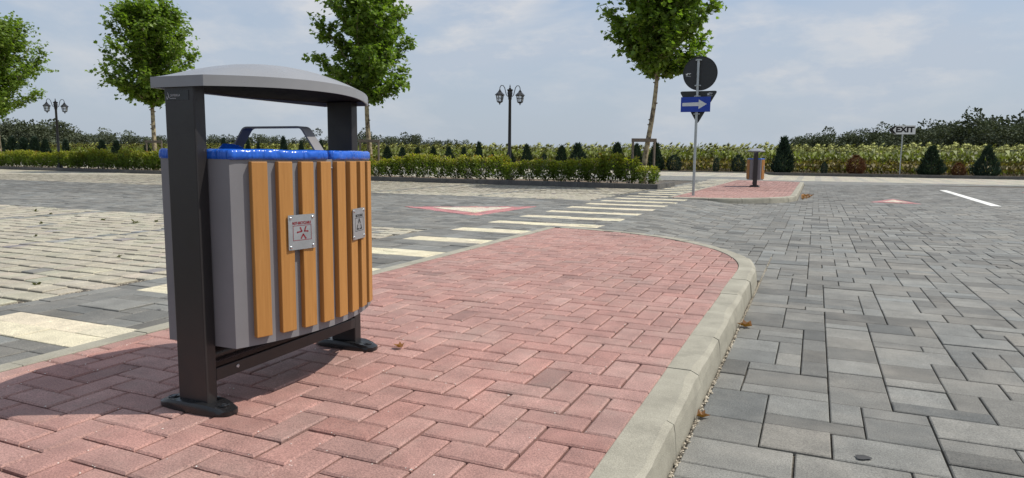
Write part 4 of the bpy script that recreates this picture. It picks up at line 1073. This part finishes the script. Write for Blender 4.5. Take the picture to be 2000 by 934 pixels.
for x, yt, w, s, lab in ((1525, 271, 40, 1, 'tall pointed dark conifer just right of the distant bin'), (1605, 316, 13, 3, 'tiny dark rounded conifer between pointed conifer and bronze shrub'),
    (1812, 288, 47, 0, 'broad dark conifer just right of the EXIT sign pole'), (1920, 289, 50, 2, 'broad dark conifer farthest right along the field'),
    (1313, 302, 30, 3, 'rounded grey-green conifer right of the hedge end'), (1395, 308, 13, 3, 'tiny rounded conifer right of the arrow sign pole'), (1438, 302, 27, 3, 'rounded conifer just left of the distant bin'),
    (1202, 282, 40, 0, 'pointed conifer left of the stake frame by the leaning tree'), (1240, 284, 30, 0, 'conifer behind the left stake of the leaning tree'), (1277, 282, 32, 1, 'conifer behind the right stake of the leaning tree'),
    (1126, 283, 46, 2, 'broad pointed conifer in the gap right of the lamp'), (1095, 287, 30, 0, 'smaller pointed conifer beside the broad one right of the lamp'), (1027, 285, 28, 0, 'pointed conifer next right of the middle lamp post'),
    (1061, 300, 15, 3, 'low rounded conifer peeping over the hedge right of the lamp'), (994, 293, 28, 2, 'conifer standing directly behind the middle lamp post'), (961, 301, 14, 1, 'short conifer left of the middle lamp post'), (934, 280, 20, 1, 'slim tall conifer left of the middle lamp'),
    (905, 291, 24, 2, 'conifer third left from the middle lamp'), (876, 289, 28, 2, 'conifer fourth left from the middle lamp'), (846, 290, 24, 0, 'conifer fifth left from the middle lamp'), (815, 290, 24, 0, 'conifer midway between the bin tree and the lamp'), (786, 290, 26, 2, 'conifer second right from the bin tree'), (757, 288, 26, 0, 'conifer next right of the tree behind the bin')):
    conifer(x, yt, w, s, lab, G1)
for x, yt, w, s, lab in ((440, 272, 16, 1, 'conifer tip seen over the blue bag nearest the post'), (487, 275, 14, 1, 'conifer tip seen under the handle at its left bend'), (507, 279, 12, 1, 'small conifer tip seen inside the handle, leftmost'),
    (556, 270, 20, 1, 'tall conifer tip seen inside the handle'), (590, 279, 20, 0, 'conifer tip seen inside the handle at right'), (628, 276, 22, 0, 'conifer seen left of the far post of the bin')):
    conifer(x, yt, w, s, lab, G1)
for x, yt, w, s, lab in ((8, 273, 26, 1, 'dark conifer at the left picture edge over the hedge'), (30, 270, 28, 1, 'second dark conifer from the left picture edge'), (52, 272, 28, 1, 'third dark conifer from the left picture edge'), (74, 270, 28, 1, 'fourth dark conifer from the left picture edge'), (94, 274, 24, 1, 'dark conifer just left of the far left lamp'),
    (134, 275, 20, 1, 'dark conifer just right of the far left lamp'), (204, 276, 24, 1, 'left one of the conifer pair left of the staked tree'), (232, 277, 26, 1, 'right one of the conifer pair left of the staked tree'), (291, 283, 24, 0, 'conifer behind the stakes of the tree left of the bin')):
    conifer(x, yt, w, s, lab, G1)
conifer(1666, 303, 34, 3, 'bronze-leaved bush in front of the sunflowers left of the EXIT sign', 'bronze bushes by the field', name='bronze_bush', cat='bush', me=CB)
conifer(1866, 318, 24, 3, 'smaller bronze bush right of the EXIT sign', 'bronze bushes by the field', name='bronze_bush', cat='bush', me=CB)

# sunflowers: stalk, hanging leaves and a nodding head
def sunflower_geo(seed):
    rr = random.Random(seed); V = []; F = []; T = []
    h = rr.uniform(1.18, 1.45)
    def quad(a, b, c, d, col): 
        n = len(V); V.extend([a, b, c, d]); F.append((n, n + 1, n + 2, n + 3)); T.append(col)
    g = rr.uniform(0.85, 1.2); stem = (0.25 * g, 0.24 * g, 0.09 * g); dry = (0.25, 0.20, 0.075)
    bx, by = rr.gauss(0, 0.05), rr.gauss(0, 0.05)
    for k in range(3):
        a0, a1 = 2.09 * k, 2.09 * (k + 1); r0, r1 = 0.014, 0.010
        quad((r0 * math.cos(a0), r0 * math.sin(a0), -0.05), (r0 * math.cos(a1), r0 * math.sin(a1), -0.05), (bx + r1 * math.cos(a1), by + r1 * math.sin(a1), h), (bx + r1 * math.cos(a0), by + r1 * math.sin(a0), h), stem)
    for k in range(8):
        z = h * (0.22 + 0.74 * k / 8) + rr.gauss(0, 0.03); a = k * 2.4 + rr.uniform(-0.4, 0.4); L = rr.uniform(0.16, 0.30); f = z / h
        col = np.array((0.185, 0.215, 0.055)) * rr.uniform(0.4, 1.5) if f > 0.62 or rr.random() < 0.35 else np.array(dry) * rr.uniform(0.7, 1.2)
        ca, sa = math.cos(a), math.sin(a); w = L * 0.36; o = (bx * f, by * f)
        p0 = (o[0], o[1], z); p1 = (o[0] + ca * L * 0.55 - sa * w, o[1] + sa * L * 0.55 + ca * w, z + 0.0); p2 = (o[0] + ca * L, o[1] + sa * L, z - L * 0.75); p3 = (o[0] + ca * L * 0.55 + sa * w, o[1] + sa * L * 0.55 - ca * w, z + 0.0)
        quad(p0, p1, p2, p3, tuple(col))
    # head bent over
    a = rr.gauss(0.75, 0.5); ca, sa = math.cos(a), math.sin(a); hd = rr.uniform(0.065, 0.10)
    c = Vector((bx + ca * 0.13, by + sa * 0.13, h + 0.02)); nd = Vector((ca * 0.75, sa * 0.75, -0.65)).normalized(); sx = nd.cross(Vector((0, 0, 1))).normalized(); sy = sx.cross(nd)
    quad((bx - sa * 0.012, by + ca * 0.012, h), (bx + sa * 0.012, by - ca * 0.012, h), tuple(c + Vector((sa * 0.012, -ca * 0.012, 0.045))), tuple(c + Vector((-sa * 0.012, ca * 0.012, 0.045))), stem)
    n = 8; n0 = len(V); back = c - nd * 0.03
    V.append(tuple(back))
    for k in range(n): V.append(tuple(c + hd * (math.cos(2 * math.pi * k / n) * sx + math.sin(2 * math.pi * k / n) * sy)))
    V.append(tuple(c + nd * 0.012))
    for k in range(0, n, 2):
        F.append((n0, n0 + 1 + k, n0 + 1 + (k + 1) % n, n0 + 1 + (k + 2) % n)); T.append((0.42 * g, 0.43 * g, 0.13 * g))
        F.append((n0 + n + 1, n0 + 1 + (k + 2) % n, n0 + 1 + (k + 1) % n, n0 + 1 + k)); T.append((0.06, 0.045, 0.02))
    for k in range(8):
        ang = 2 * math.pi * k / 8 + 0.2; d = math.cos(ang) * sx + math.sin(ang) * sy; p = c + d * hd * 0.9; q = c + d * (hd + 0.05) - nd * 0.02; w = sx * -math.sin(ang) * 0.02 + sy * math.cos(ang) * 0.02
        quad(tuple(p - w), tuple(p + w), tuple(q + w * 0.3), tuple(q - w * 0.3), tuple(np.array((0.36, 0.36, 0.07)) * rr.uniform(0.7, 1.2)))
    return np.array(V, dtype=np.float32), np.array(F), np.array(T, dtype=np.float32)
SFG = [sunflower_geo(k) for k in range(10)]; SFM = []
for k, (V, F, T) in enumerate(SFG):
    me = np_mesh('sunflower', V, F, T); me.materials.append(M_SUNF); SFM.append(me)
cand = []
for row in range(15):
    v = 41.6 + row * 0.62
    u = -72.0 + random.random() * 0.3
    while u < 34:
        if in_view(u, v, 1, 200): cand.append((row, u + random.gauss(0, 0.04), v + random.gauss(0, 0.06)))
        u += random.uniform(0.20, 0.34)
front = [c for c in cand if c[0] == 0]
front.sort(key=lambda c: dep(c[1], c[2])); near300 = front[:300]
ns = set((c[1], c[2]) for c in near300)
for c in near300:
    k = random.randrange(10); o = link(bpy.data.objects.new('sunflower', SFM[k])); o.location = (c[1], c[2], -0.03); o.rotation_euler = (0, 0, random.gauss(0, 0.5)); s = random.uniform(0.9, 1.12); o.scale = (s, s, s)
    tag(o, 'nodding sunflower in the front row of the field behind the far kerb', 'sunflower', 'sunflowers in the front row of the field')
VV = []; FF = []; TT = []; base = 0
for c in cand:
    if (c[1], c[2]) in ns: continue
    V, F, T = SFG[random.randrange(10)]; a = random.gauss(0, 0.5); s = random.uniform(0.92, 1.16); ca, sa = math.cos(a) * s, math.sin(a) * s
    W_ = np.stack([V[:, 0] * ca - V[:, 1] * sa + c[1], V[:, 0] * sa + V[:, 1] * ca + c[2], V[:, 2] * s - 0.03], 1)
    VV.append(W_); FF.append(F + base); TT.append(T * random.uniform(0.85, 1.1)); base += len(V)
me = np_mesh('sunflower_field', np.concatenate(VV), np.concatenate(FF), np.concatenate(TT)); me.materials.append(M_SUNF)
tag(link(bpy.data.objects.new('sunflower_field', me)), 'dense rows of sunflowers filling the field behind the front row', 'sunflowers', kind='stuff')

# far woods on both sides
def wood(label, line, hfun, n, seed, depth):
    rr = random.Random(seed); rl = np.random.default_rng(seed); Ps = []; Ds = []; Ss = []; Cs = []
    for k in range(n):
        f = (k + rr.random()) / n; x, Y, h = line(f); Y2 = Y + rr.uniform(0, depth); u, v = spot(x + rr.gauss(0, 6), Y2); h = h * rr.uniform(0.84, 1.10) * (1 + 0.15 * (Y2 - Y) / depth); w = h * rr.uniform(0.36, 0.55); m = 700
        lob = [(rl.normal(0, 0.42, 3), rr.uniform(0.45, 0.7)) for _ in range(7)]
        for c, r_ in lob:
            mm = m // 7; q = rl.normal(0, 1, (mm, 3)); q /= np.linalg.norm(q, axis=1, keepdims=True); q = q * (r_ * rl.uniform(0.65, 1.08, (mm, 1))) + c
            p = np.stack([u + q[:, 0] * w * 0.8, v + q[:, 1] * w * 0.8, h * (0.62 + q[:, 2] * 0.36)], 1); keep = p[:, 2] > 0.2
            Ps.append(p[keep]); d = q + rl.normal(0, 0.5, q.shape); d[:, 2] += 0.2; Ds.append(d[keep]); Ss.append(rl.uniform(0.035, 0.075, keep.sum()) * h)
            kk = rr.uniform(0.75, 1.25) * rl.uniform(0.7, 1.3, (keep.sum(), 1)); Cs.append(np.array([[0.085, 0.100, 0.064]]) * kk)
        # undergrowth so that no light shows below
        q = rl.uniform(-1, 1, (60, 3)); p = np.stack([u + q[:, 0] * w, v + q[:, 1] * w, h * 0.25 * (q[:, 2] + 1)], 1); Ps.append(p); Ds.append(rl.normal(0, 1, (60, 3))); Ss.append(np.full(60, 0.10 * h)); Cs.append(np.tile([[0.065, 0.080, 0.050]], (60, 1)))
    o = leaf_obj('woodland', np.concatenate(Ps), np.concatenate(Ds), np.concatenate(Ss), np.concatenate(Cs), None, M_FARLEAF, OVAL * np.array([1.6, 1.0]), 0.3)
    tag(o, label, 'woodland', kind='stuff')
def px_to_h(x, ytop, Y): return EYE + (467 - FPX * math.tan(PITCH) + (x - 1000) * 0.0095 - ytop) / FPX * Y
def left_line(f):
    x = -60 + f * 985; yt = np.interp(x, [-60, 0, 100, 130, 165, 250, 330, 630, 640, 720, 800, 860, 915, 925], [236, 242, 240, 252, 258, 264, 270, 268, 268, 266, 270, 274, 277, 290]); Y = np.interp(x, [-60, 165, 330, 925], [230, 260, 420, 520]); return x, Y, px_to_h(x, yt, Y)
def right_line(f):
    x = 1520 + f * 560; yt = np.interp(x, [1520, 1545, 1560, 1600, 1700, 1760, 1850, 1900, 2000, 2080], [294, 280, 272, 267, 262, 256, 246, 242, 240, 236]); Y = np.interp(x, [1520, 2080], [330, 170]); return x, Y, px_to_h(x, yt, Y)
wood('far dark wood rising on the left behind the hedge and sunflowers', left_line, None, 130, 71, 50)
wood('far dark wood rising on the right behind the EXIT sign', right_line, None, 125, 72, 40)

# ------------------------------------------------------------------ small things: fallen leaves, weeds, chips and gravel
def dry_leaf(loc, size, label, n=1, spread=0.0, seed=1, name='fallen_leaf'):
    rr = random.Random(seed); V = []; F = []; T = []
    for q in range(n):
        K = len(LOBED); a = rr.uniform(0, 6.28); ox, oy = rr.gauss(0, spread), rr.gauss(0, spread); col = np.array((0.30, 0.135, 0.040)) * rr.uniform(0.6, 1.3); tz = rr.uniform(0, 0.5) * size if q else 0; s = size * rr.uniform(0.8, 1.2); b0 = len(V); curl = rr.uniform(0.7, 1.3)
        pts = [(0, 0.45)] + list(LOBED)
        for x, y in pts:
            y2 = y - 0.45; z = (0.75 * abs(x) * curl + 0.55 * y2 * y2 + 0.05 * math.sin(9 * x + 7 * y)) * s
            V.append((ox + s * (x * math.cos(a) * 0.8 - y2 * math.sin(a)), oy + s * (x * math.sin(a) * 0.8 + y2 * math.cos(a)), z + tz * 0.3))
        for k in range(K): F.append((b0, b0 + 1 + k, b0 + 1 + (k + 1) % K)); T.append(col * rr.uniform(0.8, 1.2))
    o = link(bpy.data.objects.new(name, None)) if False else mesh_obj(name, py_mesh(name, V, F, T, mats=(M_DRY,))); o.location = loc
    return tag(o, label, 'leaves' if n > 1 else 'leaf', 'fallen leaves')
RZ = -0.098
dry_leaf((-0.285, 3.62, RZ), 0.095, 'curled brown dead leaf against the near kerb, further along', seed=4)
dry_leaf((-0.295, 2.26, RZ), 0.058, 'crumpled orange-brown dead leaf in the gutter at lower right', seed=6, n=1)
dry_leaf((-1.46, 2.235, 0.004), 0.060, 'brown dead leaf beside the far shoe of the near bin', seed=8)
dry_leaf((-0.20, 16.7, RZ), 0.10, 'pile of dead leaves against the far island kerb', n=26, spread=0.0, seed=9, name='leaf_pile')
lp = bpy.data.objects['leaf_pile']; lp['kind'] = 'stuff'
rr = random.Random(3)
for q in range(26):
    dx, dy = abs(rr.gauss(0, 0.10)), rr.uniform(-0.9, 1.1)
    for k in range(13): v = lp.data.vertices[q * 13 + k]; v.co.x += dx - 0.04; v.co.y += dy
# weeds in the bay joints
def weed(u, v, s, label, seed):
    rr = random.Random(seed); P = []; D = []; S = []; C = []
    for k in range(12):
        a = rr.uniform(0, 6.28); r_ = rr.uniform(0, 0.06) * s; P.append((math.cos(a) * r_ * 0.3, math.sin(a) * r_ * 0.3, rr.uniform(0, 0.03) * s)); D.append((math.cos(a), math.sin(a), rr.uniform(0.2, 1.6))); S.append(rr.uniform(0.04, 0.11) * s); C.append(np.array((0.10, 0.10, 0.04)) * rr.uniform(0.7, 1.3))
    o = leaf_obj('weed', P, D, S, C, None, M_LEAF, OVAL); o.location = (u, v, -0.004); tag(o, label, 'weed', 'weeds in the parking bay')
for k, (x, y, s, lab) in enumerate(((57, 560, 1.0, 'small weed nearest the crossing in the beige bay'), (67, 413, 1.6, 'weed clump far left in the beige bay'), (75, 437, 1.2, 'weed in the middle left of the beige bay'), (62, 462, 0.9, 'tiny weed under the middle left weed'), (198, 430, 1.5, 'low weed left of the near bin post'), (260, 436, 1.7, 'weed clump closest to the near bin post'), (302, 433, 1.3, 'weed right beside the near bin post'), (224, 503, 0.8, 'tiny weed alone in the bay near the bin'), (97, 418, 1.1, 'weed right of the far left clump'))):
    Y = EYE * FPX / (y - (467 - FPX * math.tan(PITCH) + (x - 1000) * 0.0095)) ; u, v = spot(x, Y); weed(u, v, s * 0.28, lab, 60 + k)
# debris joined as stuff: white chips in the brick joints, gravel along the kerb foot, grit in the bay joints
def chips(name, label, pts, smin, smax, mat, seed):
    rl = np.random.default_rng(seed); V = []; F = []
    O = np.array([(1, 0, 0), (-1, 0, 0), (0, 1, 0), (0, -1, 0), (0, 0, 0.8), (0, 0, -0.4)]); OF = [(0, 2, 4), (2, 1, 4), (1, 3, 4), (3, 0, 4), (2, 0, 5), (1, 2, 5), (3, 1, 5), (0, 3, 5)]
    for p in pts:
        s = rl.uniform(smin, smax); a = rl.uniform(0, 6.28); Q = O * s * rl.uniform(0.6, 1.3, 3); ca, sa = math.cos(a), math.sin(a); b = len(V)
        for q in Q: V.append((p[0] + q[0] * ca - q[1] * sa, p[1] + q[0] * sa + q[1] * ca, p[2] + q[2]))
        F += [tuple(i + b for i in f) for f in OF]
    o = mesh_obj(name, py_mesh(name, V, F, mats=(mat,))); tag(o, label, name.replace('_', ' '), kind='stuff')
pts = []
for k in range(420):
    u, v = random.uniform(-2.5, -0.5), 1.0 + 3.2 * random.random() ** 1.5
    if random.random() < 0.85:   # mostly in joints: snap one coordinate to the brick grid
        if random.random() < 0.5: u = -1.249 + round((u + 1.249) / 0.1) * 0.1 + random.gauss(0, 0.002)
        else: v = 1.5505 + round((v - 1.5505) / 0.1) * 0.1 + random.gauss(0, 0.002)
    pts.append((u, v, 0.0005))
chips('stone_chips', 'tiny white stone chips scattered in the brick joints', pts, 0.0010, 0.0032, M_SPECK, 5)
pts = []
for k in range(1500):
    v = 0.9 + 5.5 * random.random() ** 1.6; pts.append((-0.314 + abs(random.gauss(0, 0.0050)), v, RZ + random.uniform(-0.006, 0.003)))
chips('kerb_gravel', 'fine gravel gathered in the gutter at the kerb foot', pts, 0.0016, 0.0055, M_GRAVEL, 6)
pts = []
for k in range(1500):
    j = random.randrange(0, 29); v = 1.15 + 0.004 + 0.1705 * (j + 1) - 0.011 + random.gauss(0, 0.004); u = BAYE - 7.5 * random.random() ** 1.4; pts.append((u, v, -0.015 + random.uniform(0, 0.006)))
for k in range(700): pts.append((BAYE + random.gauss(-0.02, 0.012), random.uniform(1.2, 6.1), -0.003))
chips('bay_grit', 'pale grit in the wide joints of the parking bay', pts, 0.002, 0.0055, M_GRAVEL, 7)
# oil spots
for u, v, r_, lab in ((0.170, 2.138, 0.021, 'dark oil spot on the grey paving at lower right'), (-2.862, 2.30, 0.011, 'small dark spot on paving left of the bin post')):
    pl_ = [(u + r_ * (1 + 0.25 * math.sin(3 * a + 1)) * math.cos(a), v + 0.8 * r_ * (1 + 0.2 * math.sin(2 * a)) * math.sin(a)) for a in np.linspace(0, 2 * math.pi, 18, endpoint=False)]
    V = [(x, y, ground(x, y) + 0.004) for x, y in pl_]; o = mesh_obj('oil_spot', py_mesh('oil_spot', V, [tuple(range(18))], mats=(M_STAIN,))); tag(o, lab, 'stain', kind='structure')
